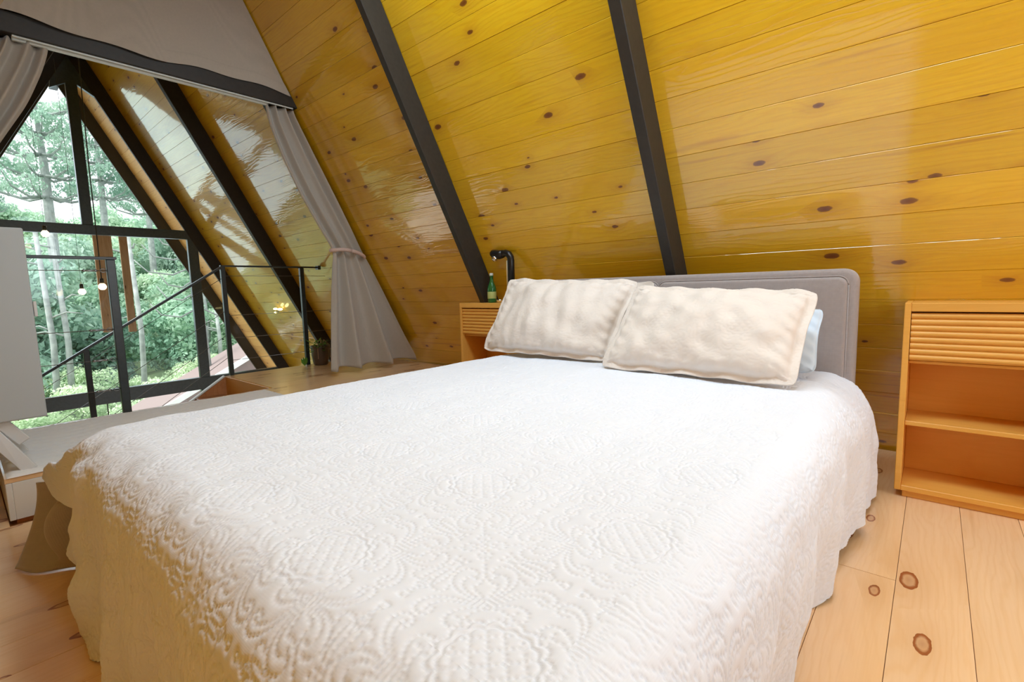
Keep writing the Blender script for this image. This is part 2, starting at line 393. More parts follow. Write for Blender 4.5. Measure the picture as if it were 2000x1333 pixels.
# raised strip along the stairwell and the landing beyond the curtain
step = empty('floor_step', (XS, .07, 0), kind='structure', label='raised pale board strip beside the stairwell with a white riser')
step.location = (0, 0, 0)
w = (XS-XE)/6
for k in range(6): fplank(XE+w*k, .07, Y0-ZP*CT-.01, ZP, w, step)
w = (XE-XF)/6
for k in range(6): fplank(XF+w*k, YS, Y0-ZP*CT-.01, ZP, w, step)
M_riser = mat('white_riser', (.72, .72, .70), .5)  # plain white colour on the riser faces
box_obj('riser', (XS-.02, XS, .09, 3.0, .001, ZP-.021), M_riser, step, .002)
box_obj('riser', (XE, XS, .071, .09, .001, ZP-.021), M_riser, step, .002)
box_obj('step_core', (XE+.001, XS-.021, .091, 3.04, -.02, ZP-.022), M_brown, step, 0)
box_obj('landing_core', (XF+.001, XE-.001, YS+.002, 3.05, -.06, ZP-.022), M_brown, step, 0)
tag(box_obj('trim_1', (XE-.02, XE-.001, YL, YS-.022, -.25, ZP-.001), M_brown, None, .002), kind='structure')
tag(box_obj('trim_2', (XF, XE-.021, YS-.02, YS-.001, -.25, ZP-.001), M_oak, None, .002), kind='structure')
# lower living room floor
M_lowfloor = mat('pale_ground_floor', (.55, .50, .42), .35)
tag(box_obj('floor_lower', (-7.3, 2.0, YL-1.3, Y0+1.3, -2.5, -2.42), M_lowfloor, None, 0), kind='structure')

# ------------------------------------------------------------------ bedroom gable wall (behind the camera, +X) with its window
wr = empty('wall_right', kind='structure', label='gable wall behind the camera')
def tri_wall(x, holes=None):
    bm = bmesh.new()
    # strips around a rectangular opening
    oy0, oy1, oz0, oz1 = -.1, 2.3, .75, 2.55-.3
    def yw(z): return YL+z*CT, Y0-z*CT
    def quad(pts):
        a = [bm.verts.new((x, y, z)) for y, z in pts]; b = [bm.verts.new((x+.08, y, z)) for y, z in pts]
        bm.faces.new(a); bm.faces.new(b[::-1])
        for i in range(len(a)): bm.faces.new((a[i], a[(i+1) % len(a)], b[(i+1) % len(a)], b[i]))
    quad([(yw(0)[0], 0), (yw(0)[1], 0), (yw(oz0)[1], oz0), (yw(oz0)[0], oz0)])
    quad([(yw(oz0)[0], oz0), (.3, oz0), (.3, oz1), (yw(oz1)[0], oz1)])
    quad([(1.95, oz0), (yw(oz0)[1], oz0), (yw(oz1)[1], oz1), (1.95, oz1)])
    quad([(yw(oz1)[0], oz1), (yw(oz1)[1], oz1), (YC, ZR-.02)])
    return bm
from_bm('gable_panel', tri_wall(2.0), M_pine, wr)
w2 = empty('window_2', kind='structure', label='bedroom gable window behind the camera')
for b in ((2.0, 2.07, .3, 1.95, .75, .80), (2.0, 2.07, .3, 1.95, 2.2, 2.25), (2.0, 2.07, .3, .35, .8, 2.2), (2.0, 2.07, 1.9, 1.95, .8, 2.2)):
    box_obj('window_frame', b, M_frame, w2)
# ------------------------------------------------------------------ living room gable window (-X)
GX = -7.35
w1 = empty('window_1', kind='structure', label='tall A-shaped gable window in a dark frame looking onto the pines')
def fb(name, b): return box_obj(name, b, M_frame, w1, .004)
def yr(z, off=.0): return Y0-z*CT-off
fb('transom', (GX-.07, GX-.005, YL+1.66*CT+.16, yr(1.66)-.05, 1.645, 1.755))
fb('sill_beam', (GX-.09, GX-.005, YL-.05, Y0+.02, -.335, -.175))
fb('mullion', (GX-.07, GX-.005, 1.066, 1.166, 1.755, 3.55))
fb('mullion', (GX-.07, GX-.005, 2.09, 2.205, -.175, 1.645))
fb('mullion', (GX-.07, GX-.005, .035, .15, -.175, 1.645))
fb('mullion', (GX-.07, GX-.005, 2.09, 2.205, -2.42, -.335))
fb('mullion', (GX-.07, GX-.005, .035, .15, -2.42, -.335))
fb('mullion', (GX-.05, GX-.02, 1.098, 1.108, -2.42, -.335))
# gusset board in the peak
bm = bmesh.new(); pts = [(.93, 3.20), (1.07, 3.29), (1.17, 3.29), (1.31, 3.20), (YC+.13, 3.62), (YC, 3.85), (YC-.13, 3.62)]
a = [bm.verts.new((GX-.004, y, z)) for y, z in pts]; b = [bm.verts.new((GX-.05, y, z)) for y, z in pts]
bm.faces.new(a); bm.faces.new(b[::-1])
for i in range(len(a)): bm.faces.new((a[i], a[(i+1) % len(a)], b[(i+1) % len(a)], b[i]))
from_bm('gusset', bm, M_frame, w1)
def pane(pts):
    bm = bmesh.new(); bm.faces.new([bm.verts.new((GX-.04, y, z)) for y, z in pts]); from_bm('pane', bm, M_glass, w1)
pane([(YL+1.755*CT+.05, 1.755), (1.066, 1.755), (1.066, 3.6)])
pane([(1.166, 1.755), (yr(1.755, .05), 1.755), (1.166, 3.6)])
pane([(.15, -.175), (2.09, -.175), (2.09, 1.645), (.15, 1.645)])
pane([(2.205, -.175), (Y0+.03, -.175), (yr(1.645, .0), 1.645), (2.205, 1.645)])
pane([(.035, -.175), (YL-.03, -.175), (YL+1.645*CT, 1.645), (.035, 1.645)])
pane([(.15, -2.4), (1.09, -2.4), (1.09, -.335), (.15, -.335)]); pane([(1.11, -2.4), (2.09, -2.4), (2.09, -.335), (1.11, -.335)])
pane([(2.205, -2.4), (4.3, -2.4), (Y0+.1, -.335), (2.205, -.335)])

# ------------------------------------------------------------------ collar beam with curtain track, hangings
LX = -3.84
cb_ = empty('collar_beam', (LX, YC, 2.34), 'black collar beam crossing the room with a white curtain track beneath', 'beam')
def chl(o, par): o.parent = par; o.matrix_parent_inverse = par.matrix_world.inverted(); return o
def ch(o, par):
    o.parent = par; o.location = Vector(o.location)-Vector(par.location); return o
ch(box_obj('beam_body', (LX-.075, LX, .27, 1.945, 2.345, 2.455), M_black), cb_)
ch(box_obj('curtain_track', (LX-.06, LX-.035, .36, 1.72, 2.325, 2.345), M_track), cb_)
ch(box_obj('curtain_track', (LX-.022, LX-.014, .36, 1.90, 2.334, 2.345), M_track), cb_)

# stretched fabric above the beam
def drape():
    nu, nv = 120, 60; P = np.zeros((nu, nv, 3))
    for i in range(nu):
        u = i/(nu-1)
        for j in range(nv):
            v = j/(nv-1)
            zb = 2.430+.013*math.sin(u*9+1)+.008*math.sin(u*23)
            zt = ZR-.12; z = zb+(zt-zb)*v
            yl, yr_ = YL+z*CT-.07, Y0-z*CT-.012
            y = yl+(yr_-yl)*u
            x_ = LX+.008+.012*math.sin(u*17+v*2)*(1-v)*.8+.02*math.sin(u*6.5+v*3.0)*(1-v*.5)
            if v < .06: x_ = max(x_, LX+.010)
            P[i, j] = (max(x_, LX+.006), y, z)
    o = mesh_grid('fabric_hanging', P, nu, nv, M_taupe)
    return tag(o, 'taupe cloth stretched across the gable above the black collar beam', 'curtain')
drape()
def curtain(name, rows, folds, label, tie=None):
    """rows: (z, y_left, y_right, amplitude)"""
    rows = np.array(rows, float); nu, nv = 200, 90
    zz = np.linspace(rows[0, 0], rows[-1, 0], nv); o = np.argsort(rows[:, 0])
    yl = np.interp(zz, rows[o, 0], rows[o, 1]); yr_ = np.interp(zz, rows[o, 0], rows[o, 2]); am = np.interp(zz, rows[o, 0], rows[o, 3])
    ker = np.array([1, 2, 3, 2, 1])/9.
    for arr in (yl, yr_, am):
        for _ in range(2):
            pad = np.pad(arr, 2, mode='edge'); arr[:] = np.convolve(pad, ker, 'valid')
    u = np.linspace(0, 1, nu); P = np.zeros((nu, nv, 3))
    ph = u*folds*2*PI+.9*np.sin(u*5.1)
    for j in range(nv):
        f = np.sin(ph+.25*math.sin(j*.09))+.3*np.sin(1.7*ph+1+.02*j)
        y = yl[j]+(yr_[j]-yl[j])*(u+.018*np.cos(ph))
        P[:, j, 0] = -3.90+1.25*am[j]*f; P[:, j, 1] = y; P[:, j, 2] = zz[j]-.012*np.sin(ph)*(j == nv-1)
    e = empty(name, (-3.9, (rows[-1, 1]+rows[-1, 2])/2, rows[-1, 0]), label, 'curtain')
    c = mesh_grid('cloth', P, nu, nv, M_taupe); s = c.modifiers.new('t', 'SOLIDIFY'); s.thickness = .003; ch(c, e)
    # hem and side edge band
    if tie:
        z, ya, yb, za, zb = tie; n = 28; bm = bmesh.new()
        pts = [(-3.9+.058*math.cos(t_)+.0, (ya+yb)/2-(yb-ya)/2*math.cos(t_*1.0+PI/2)*-1 if 0 else (ya+yb)/2+(yb-ya)/2*math.sin(t_), za+(zb-za)*(.5+.5*math.sin(t_))+.012*math.cos(t_*2)) for t_ in np.linspace(0, 2*PI, n)]
        tube(bm, pts, .016, 8); ch(from_bm('tieback', bm, M_tie, smooth=True), e)
    return e
curtain('curtain', [(2.335, 1.70, 1.90, .022), (2.2, 1.715, 1.97, .022), (1.95, 1.80, 2.10, .022), (1.7, 1.915, 2.23, .022), (1.45, 2.06, 2.36, .02), (1.30, 2.155, 2.43, .018), (1.24, 2.185, 2.46, .016), (1.18, 2.165, 2.50, .02), (.9, 2.13, 2.64, .03), (.5, 2.085, 2.83, .045), (.235, 2.06, 2.975, .052)], 3.4,
        'taupe curtain gathered by a beige tieback, right of the stairwell', tie=(1.24, 2.165, 2.475, 1.275, 1.225))
curtain('curtain', [(2.335, .28, .515, .02), (2.2, .22, .475, .02), (2.0, .12, .395, .022), (1.76, 0.03, .262, .02), (1.4, -.10, .07, .02), (1.2, -.16, -.02, .016), (.9, -.25, .02, .03), (.2, -.45, .12, .04)], 3.6,
        'taupe curtain hanging at the top left in front of the gable window')

# ------------------------------------------------------------------ stairwell rails
def post(b, e, lab=None): return ch(box_obj('post', b, M_steel, None, .003), e)
e = empty('stair_guard_rail', (XE, .5, ZP), 'black steel guard rail with cables along the floor edge left of the bed', 'railing')
post((XE, XE+.036, .644, .688, ZP, 1.14), e); post((XE, XE+.036, -.30, -.264, ZP-.18, 1.14), e)
ch(box_obj('handrail', (XE, XE+.04, -.33, .696, 1.14, 1.158), M_steel), e)
for z in (1.074, .714, .528, .34):
    ch(tube_obj('cable', [(XE+.018, -.28, z), (XE+.018, .648, z)], .0023, M_wire, None, 6), e)
    ch(tube_obj('turnbuckle', [(XE+.018, .528, z), (XE+.018, .538, z), (XE+.018, .544, z), (XE+.018, .588, z), (XE+.018, .594, z), (XE+.018, .602, z)], [.0024, .009, .0056, .0056, .009, .0024], M_wire, None, 8), e)
    bm = bmesh.new(); tube(bm, [(XE+.018, .628+.014*math.cos(a_), z+.011*math.sin(a_)) for a_ in np.linspace(0, 2*PI, 13)], .0024, 6); ch(from_bm('eyelet', bm, M_wire, smooth=True), e)
X3 = -4.80
e = empty('landing_rail', (X3, 2.0, ZP), 'black steel rail with cables at the far edge of the landing', 'railing')
post((X3-.036, X3, 1.60, 1.636, ZP, 1.16), e); post((X3-.036, X3, 2.316, 2.356, ZP, 1.16), e)
ch(box_obj('handrail', (X3-.036, X3, 1.60, 2.50, 1.16, 1.175), M_steel), e)
ch(box_obj('wall_bracket', (X3-.05, X3+.014, 2.50, 2.53, 1.145, 1.185), M_steel), e)
for z in (1.08, .724, .516, .316):
    yw_ = Y0-z*CT-.012
    ch(tube_obj('cable', [(X3-.018, 1.62, z), (X3-.018, yw_, z)], .0023, M_wire, None, 6), e)
# stairs going down along the window
e = empty('staircase', (-4.4, YS, -2.42), 'brown wooden staircase going down beside the window with a sloping black rail', 'stairs')
SL = .642; yA, zA = 1.616, 1.169
def rl(y, dz=0): return zA+(y-yA)*SL+dz
bm = bmesh.new(); m_ = beam_mtx((X3-.018, yA+.008, rl(yA+.008)-.008), (X3-.018, -1.3, rl(-1.3)-.008)); L = (Vector((0, yA+.008, rl(yA+.008)))-Vector((0, -1.3, rl(-1.3)))).length
box(bm, -.018, .018, -.009, .009, 0, L, bev=.002, mtx=m_); ch(from_bm('handrail', bm, M_steel), e)
for y in (.632, -.36): post((X3-.036, X3, y-.018, y+.018, rl(y)-1.24, rl(y)-.012), e)
for dz in (-.105, -.40, -.615, -.815):
    ch(tube_obj('cable', [(X3-.018, yA, rl(yA, dz)), (X3-.018, -1.2, rl(-1.2, dz))], .0023, M_wire, None, 6), e)
for nm, xa, xb in (('stringer', X3-.024, X3+.008), ('stringer', XE-.055, XE-.025)):
    bm = bmesh.new(); vs = [(YS-.02, ZP-.004), (YS-.02, ZP-.34), (-1.6, ZP-.34-(YS+1.6)*SL), (-1.6, ZP-.004-(YS+1.6)*SL)]
    a = [bm.verts.new((xa, *p)) for p in vs]; b = [bm.verts.new((xb, *p)) for p in vs]; bm.faces.new(a); bm.faces.new(b[::-1])
    for i in range(4): bm.faces.new((a[i], a[(i+1) % 4], b[(i+1) % 4], b[i]))
    ch(from_bm(nm, bm, M_brown), e)
bm = bmesh.new(); m_ = beam_mtx((X3-.008, YS-.024, ZP+.003), (X3-.008, -1.4, ZP+.003-(YS+1.376)*SL)); box(bm, -.022, .019, -.006, .006, 0, 3.5, bev=.002, mtx=m_)
o = ch(from_bm('stringer_cap', bm, M_track), e); o['label'] = 'pale strip along the top of the stringer'
for k in range(14):
    y = YS-.05-k*.222; z = ZP-.155-k*.1425
    if z > -2.4: ch(box_obj('tread', (X3+.01, XE-.057, y-.222, y, z-.03, z), M_brown, None, .003), e)

# ------------------------------------------------------------------ bed
bed = empty('bed', (-1.06, 1.35, 0), 'bed with a padded grey taupe two-cushion headboard', 'bed')
HY, HYB = 2.42, 2.495; HX0, HX1, HZ = -1.875, -.238, .945
def rounded_panel(name, x0, x1, z0, z1, y0, y1, rc, re, m, parent, bulge=0.0, nx=60, nz=30):
    """front-facing (-Y) padded panel with rounded corners: outline rounded-rect, soft edge radius re"""
    # cross rings from back edge to centre
    cx, cz = (x0+x1)/2, (z0+z1)/2; hw, hh = (x1-x0)/2, (z1-z0)/2
    def outline(inset, n=14):
        r = max(rc-inset, .002); pts = []
        for qx, qz, a0 in ((1, 1, 0), (-1, 1, 90), (-1, -1, 180), (1, -1, 270)):
            for k in range(n): 
                a = R(a0+90*k/(n-1)); pts.append((cx+qx*(hw-inset-r)+r*math.cos(a), cz+qz*(hh-inset-r)+r*math.sin(a)))
        return pts
    bm = bmesh.new(); rings = []
    prof = [(0, y1), (0, y0+re)]+[(re*(1-math.cos(R(a))), y0+re*(1-math.sin(R(a)))) for a in (15, 30, 45, 60, 75, 90)]
    for ins in (.03, .06, .10, .15, .2):
        if ins+re < min(hw, hh)*.95: prof.append((re+ins, y0-bulge*(1-math.exp(-ins/.05))))
    for ins, y in prof: rings.append([bm.verts.new((x, y, z)) for x, z in outline(ins)])
    for a, b in zip(rings, rings[1:]):
        n = len(a)
        for k in range(n): bm.faces.new((a[k], a[(k+1) % n], b[(k+1) % n], b[k]))
    bm.faces.new(rings[-1]); bm.faces.new(rings[0][::-1])
    o = from_bm(name, bm, m, None, smooth=True); return ch(o, parent) if parent else o
rounded_panel('headboard', HX0, HX1, .1, HZ, HY+.012, HYB, .055, .02, M_uphol, bed)
XM = -1.09
def seam_loop(x0, x1, z0, z1, rc, y, rad, name='piping'):
    pts = []
    for qx, qz, a0 in ((1, 1, 0), (-1, 1, 90), (-1, -1, 180), (1, -1, 270)):
        cx, cz = (x0+x1)/2, (z0+z1)/2; hw, hh = (x1-x0)/2-rc, (z1-z0)/2-rc
        for k in range(7): a = R(a0+15*k); pts.append((cx+qx*hw+rc*math.cos(a), y, cz+qz*hh+rc*math.sin(a)))
    pts.append(pts[0]); bm = bmesh.new(); tube(bm, pts, rad, 6); return ch(from_bm(name, bm, M_uphol, smooth=True), bed)
for a, b in ((HX0+.035, XM-.003), (XM+.003, HX1-.035)):
    rounded_panel('headboard_cushion', a, b, .14, HZ-.035, HY-.006, HY+.03, .035, .014, M_uphol, bed, .006)
    seam_loop(a-.003, b+.003, .137, HZ-.031, .037, HY+.010, .0035)
ch(box_obj('bed_base', (-1.80, -.32, .36, 2.41, .06, .26), M_taupe, None, .02), bed)
ch(box_obj('mattress', (-1.78, -.36, .38, 2.405, .262, .505), M_rug, None, .05, 3, True), bed)
for x in (-1.72, -.4):
    for y in (.45, 2.3): ch(box_obj('leg', (x-.03, x+.03, y-.03, y+.03, 0, .06), M_black, None, .003), bed)

# --- damask stitching, drawn into a tile (metres) and sampled as real relief
TP = .315; NP = 1260; PX = NP/TP
dots = np.zeros((NP, NP), np.float32); groove = np.zeros((NP, NP), np.float32)
def stamp(arr, xs, ys, sig, amp):
    r = int(sig*3*PX)+1; g = np.arange(-r, r+1)
    for x, y in zip(xs, ys):
        px, py = x*PX, y*PX; ix, iy = int(round(px)), int(round(py))
        gx = np.exp(-((g+ix-px)/PX)**2/(2*sig*sig)); gy = np.exp(-((g+iy-py)/PX)**2/(2*sig*sig))
        sub = np.ix_((g+iy) % NP, (g+ix) % NP); arr[sub] = np.maximum(arr[sub], amp*gy[:, None]*gx[None, :])
def resample(P, step):
    d = np.r_[0, np.cumsum(np.hypot(*np.diff(P, axis=0).T))]; n = max(2, int(d[-1]/step)); t = np.linspace(0, d[-1], n)
    return np.c_[np.interp(t, d, P[:, 0]), np.interp(t, d, P[:, 1])]
H2 = TP/math.sqrt(2)
curves = [
 ([(.004, 0), (.030, .0)], 1), ([(.012, .004), (.022, .010), (.030, .006)], 1),
 ([(.034, 0), (.064, 0)], 1),
 ([(.130, .001), (.116, .016), (.098, .034), (.080, .043), (.062, .040), (.052, .028), (.053, .016), (.061, .010), (.068, .014)], 1),
 ([(.130, .001), (.114, .011), (.099, .024), (.084, .030), (.072, .026), (.068, .018), (.073, .012)], 1),
 ([(.128, .000), (.110, .006), (.096, .014), (.088, .014), (.084, .008), (.070, .0)], 1),
 ([(.132, .003), (.117, .026), (.108, .052), (.112, .076), (.126, .086), (.138, .080), (.139, .068), (.130, .063)], 1),
 ([(.133, .004), (.123, .026), (.117, .048), (.121, .066), (.130, .073)], 1),
 ([(.135, .004), (.133, .022), (.139, .041), (.152, .049), (.164, .043), (.163, .032), (.154, .029), (.149, .035)], 1),
 ([(.138, .002), (.142, .016), (.150, .024), (.158, .021)], 1),
 ([(.050, .050), (.062, .062), (.080, .070), (.094, .064), (.096, .052), (.086, .048)], 1),
 ([(.030, .030), (.044, .058), (.066, .082), (.092, .092), (.108, .1), (.1, .108)], 1),
 ([(.036, .022), (.046, .040), (.050, .050)], 1),
]
circ = lambda cx, cy, r, n=26, w=0, k=0: [(cx+(r+w*abs(math.sin(k*a)))*math.cos(a), cy+(r+w*abs(math.sin(k*a)))*math.sin(a)) for a in np.linspace(0, 2*PI, n)]
curves += [(circ(.079, .079, .009), 0), (circ(.0785, .0785, .004, 9), 0), (circ(H2, 0, .058, 160, .008, 8), 0), (circ(H2, 0, .050, 120, .004, 8), 0)]
for k in (-2, -1, 0, 1, 2):
    h = math.sqrt(.046**2-(k*.019)**2) if abs(k*.019) < .046 else 0
    curves.append(([(H2-h, k*.019), (H2+h, k*.019)], 0)); curves.append(([(H2+k*.019, -h), (H2+k*.019, h)], 0))
for pts, smo in curves:
    P = crom(pts, 14) if smo and len(pts) > 2 else np.array(pts, float)
    D1 = resample(P, .0068); D2 = resample(P, .0022)
    for q in range(4):
        for mv in (1, -1):
            a = PI/4+q*PI/2; c, s_ = math.cos(a), math.sin(a)
            f = lambda Q: (Q[:, 0]*c-mv*Q[:, 1]*s_, Q[:, 0]*s_+mv*Q[:, 1]*c)
            stamp(dots, *f(D1), .00125, 1); stamp(groove, *f(D2), .0034, 1)
def tile(x, y):
    """relief height at cloth coordinates"""
    u = ((x+.48) % TP)*PX; v = ((y-.476) % TP)*PX
    i0 = np.floor(u).astype(int) % NP; j0 = np.floor(v).astype(int) % NP; fu = (u-np.floor(u)); fv = (v-np.floor(v)); i1 = (i0+1) % NP; j1 = (j0+1) % NP
    def smp(A): return A[j0, i0]*(1-fu)*(1-fv)+A[j0, i1]*fu*(1-fv)+A[j1, i0]*(1-fu)*fv+A[j1, i1]*fu*fv
    return -.0023*smp(dots)-.0008*smp(groove)
def lumps(x, y, seed=0):
    a = np.zeros_like(x)
    rg = np.random.default_rng(seed)
    for k in range(14):
        th = rg.uniform(0, 2*PI); f = rg.uniform(12, 60); a += np.sin((x*math.cos(th)+y*math.sin(th))*f+rg.uniform(0, 6.28))/f*.09
    return a
# --- bedspread
TX0, TX1, TY0, TY1, ZT = -1.83, -.37, .30, 2.44, .535      # flat part of the top
RX, RZ = .205, .21                                          # soft rounded edge
def prof(d, flare, rx=RX, rz=RZ):
    """outward offset and drop along the cloth, normal angle"""
    da = .5*PI*math.sqrt((rx*rx+rz*rz)/2)
    t = np.clip(d/da, 0, 1)*PI/2
    amax = PI/2-flare
    t = np.minimum(t, amax)
    o = rx*np.sin(t); z = rz*(1-np.cos(t))
    dd = np.maximum(d-da*amax/(PI/2), 0)
    o = o+dd*np.sin(flare); z = z+dd*np.cos(flare)
    return o, z, t
def tx1(y): return TX1+.10*sm((2.35-y)/1.0)
def spread():
    parts = []
    def add(P): parts.append(P)
    # top
    xs = np.arange(TX0, TX1+1e-6, (TX1-TX0)/740); ys = np.r_[np.arange(TY0, 1.1, .0021), np.arange(1.1, 1.5, .004), np.arange(1.5, TY1, .0065), TY1]
    X, Y = np.meshgrid(xs, ys, indexing='ij')
    X = TX0+(X-TX0)/(TX1-TX0)*(tx1(Y)-TX0)
    head = sm((Y-1.9)/.5)
    def crown_f(x, y): q = np.clip(2*(x-TX0)/(tx1(y)-TX0)-1, -1, 1); return .012*(1-q*q)**2-.012
    crown = crown_f(X, Y)
    Z = ZT+crown+tile(X, Y)+lumps(X, Y, 1)*.14+head*-.01
    top = np.stack([X, Y, Z], -1)
    add(top)
    # skirt : perimeter path right side (head -> foot), foot (right -> left), left (foot -> head)
    segs = []
    def path():
        p = []
        for y in ys[::-1]: p.append((tx1(y), y, 1, 0))
        for a in np.linspace(0, 90, 72)[1:-1]: p.append((tx1(TY0), TY0, math.cos(R(a)), -math.sin(R(a))))
        for x in (TX0+(xs-TX0)/(TX1-TX0)*(tx1(TY0)-TX0))[::-1]: p.append((x, TY0, 0, -1))
        for a in np.linspace(0, 90, 152)[1:-1]: p.append((TX0, TY0, -math.sin(R(a)), -math.cos(R(a))))
        for y in ys: p.append((TX0, y, -1, 0))
        return np.array(p)
    pp = path(); n = len(pp)
    seglen = np.r_[0, np.cumsum(np.hypot(*np.diff(pp[:, :2], axis=0).T)+.17*np.hypot(*np.diff(pp[:, 2:], axis=0).T))]
    s = seglen[:, None]
    angL = np.clip(np.arctan2(-pp[:, 2], -pp[:, 3]), 0, PI/2)*(pp[:, 2] <= 0)*(pp[:, 0] < -1.5)     # 0 on the foot, 90 on the left side
    onleft = (pp[:, 2] < -.999) & (pp[:, 0] < -1.5)
    lf = sm((angL-R(36))/R(26))
    lf = np.where(onleft, 1.0, lf); lfc = np.where(onleft, np.clip(1-(pp[:, 1]-TY0)/.7, 0, 1), 1.0)
    right = (pp[:, 2] > .999)
    rc = (pp[:, 2] > 0)
    flare = R(2)+lf*(R(8)+R(57)*sm(lfc))
    L = .475*np.ones(n)
    L = L+.0*lf
    Lmax = .615-.045*lf*sm(lfc)-.25*lf*(1-sm(lfc))
    isflap = (angL > R(38)) & (pp[:, 0] < -1.5)
    am_ = PI/2-flare; rr_ = .13; Lfl = .5*PI*rr_*1.015*am_/(PI/2)+np.maximum(.262-rr_*(1-np.cos(am_)), .02)/np.cos(flare)
    ff = np.where(isflap, sm((angL-R(38))/R(4)), 0.); ff = np.where(onleft, sm(lfc*2.5), ff)
    Lmax = Lmax*(1-ff)+np.minimum(Lfl, .72)*ff
    L = Lmax+.014*np.sin(seglen*9)+.006*np.sin(seglen*23+1)
    L = L-right*(.018+.026*np.clip(np.sin(seglen*11.0+.6), 0, 1)*sm((2.2-pp[:, 1])/.6))
    nd = 190
    d = np.linspace(0, 1, nd)[None, :]*L[:, None]
    fl = flare[:, None]*np.ones_like(d)
    rk = np.where(right, .205-.10*sm((2.35-pp[:, 1])/1.0), np.where(rc > 0, .105, np.where(onleft, .13+.03*sm((pp[:, 1]-TY0)/.4), .13)))[:, None]
    amax = PI/2-fl; RX = rk; RZ = rk*1.03; da = .5*PI*np.sqrt((RX**2+RZ**2)/2)
    t = np.minimum(np.clip(d/da, 0, 1)*PI/2, amax)
    o_ = RX*np.sin(t); z_ = RZ*(1-np.cos(t)); dd = np.maximum(d-da*amax/(PI/2), 0)
    o_ = o_+dd*np.sin(fl); z_ = z_+dd*np.cos(fl)
    NX = pp[:, 2][:, None]; NY = pp[:, 3][:, None]
    cxs = pp[:, 0][:, None]+NX*d; cys = pp[:, 1][:, None]+NY*d
    w = sm((d-.12)/.35)
    fold = w*(.020*np.sin(s*15.5+.8*np.sin(s*3.1))+.011*np.sin(s*31+2*np.sin(s*4)))
    fold = fold*np.where(right, .85, 1.1)[:, None]*(1+.6*lf[:, None]*0)
    # bigger folds towards the foot-left corner
    near = np.exp(-((seglen-seglen[onleft][0]+.25)/.30)**2)[:, None] if onleft.any() else 0
    fold = fold+near*w*(.022*np.sin(s*26+d*9)+.010*np.sin(s*47-d*14))
    h = tile(cxs, cys)*(1+.5*sm(d/.2))+lumps(cxs, cys, 1)*.14+sm(d/.1)*lumps(cxs, cys, 2)*.28+near*sm(d/.15)*(lumps(cxs*1.6, cys*1.6, 5)*.8)
    push = fold+h*np.sin(t)
    push = push-np.where(right, .065*sm((2.25-pp[:, 1])/1.0), .0)[:, None]*sm((d-.2)/.4)-np.where((rc > 0)&~right, .065, 0)[:, None]*sm((d-.2)/.4)
    X = pp[:, 0][:, None]+NX*(o_+push); yo = NY*(o_+push); yo = np.where((lf > 0)[:, None], -.155*np.tanh(-yo/.155)-.02*np.sin(s*22)*sm((d-.3)/.2), yo); Y = pp[:, 1][:, None]+yo
    Z = ZT-z_+h*np.cos(t)
    # match crown along the inner edge
    Z = Z+crown_f(pp[:, 0], pp[:, 1])[:, None]
    Z = Z-(.01*sm((pp[:, 1]-1.9)/.5))[:, None]
    Z = np.maximum(Z, .006+.004*np.sin(s*30))
    add(np.stack([X, Y, Z], -1))
    V = []; Q = []; off = 0
    for P in parts:
        nu, nv = P.shape[:2]; V.append(P.reshape(-1, 3)); i = np.arange(nu-1)[:, None]*nv+np.arange(nv-1)[None, :]
        Q.append((np.stack([i, i+nv, i+nv+1, i+1], -1).reshape(-1, 4)+off)); off += nu*nv
    V = np.vstack(V).astype(np.float32); Q = np.vstack(Q).astype(np.int32)
    Q[len(parts[0].reshape(-1, 3))-0:] = Q[len(parts[0].reshape(-1, 3))-0:]
    me = D.meshes.new('bedspread'); me.vertices.add(len(V)); me.vertices.foreach_set('co', V.ravel())
    me.loops.add(Q.size); me.loops.foreach_set('vertex_index', Q.ravel()); me.polygons.add(len(Q)); me.polygons.foreach_set('loop_start', (np.arange(len(Q))*4).astype(np.int32))
    me.update(calc_edges=True)
    e = empty('bedspread', (-1.06, 1.35, .5), 'white bedspread with stitched damask quilting draped over the bed', 'bedspread')
    o = link('spread_cloth', me, M_spread, None, None, True); ch(o, e)
    return e
bs = spread()
# reverse side of the spread falling at the foot-left corner (taupe lining)
def lining():
    top = crom([(-2.335, .135, .272), (-2.25, .19, .275), (-2.12, .20, .272), (-2.0, .23, .30), (-1.93, .26, .30)], 20)
    mid = crom([(-2.335, .118, .15), (-2.20, .25, .15), (-2.155, .13, .15), (-2.04, .33, .14), (-1.92, .28, .15)], 20)
    bot = crom([(-2.285, .055, .008), (-2.20, .10, .004), (-2.14, .20, .006), (-2.0, .33, .01), (-1.92, .27, .01)], 20)
    nu = len(top); nv = 40; P = np.zeros((nu, nv, 3))
    for j in range(nv):
        t = j/(nv-1); P[:, j] = (1-t)*(1-2*t)*top+4*t*(1-t)*mid+t*(2*t-1)*bot
    o = mesh_grid('lining', P, nu, nv, M_lining); s = o.modifiers.new('t', 'SOLIDIFY'); s.thickness = .004; ch(o, bs)
    o['label'] = 'taupe reverse side of the spread folded out at the corner'
lining()

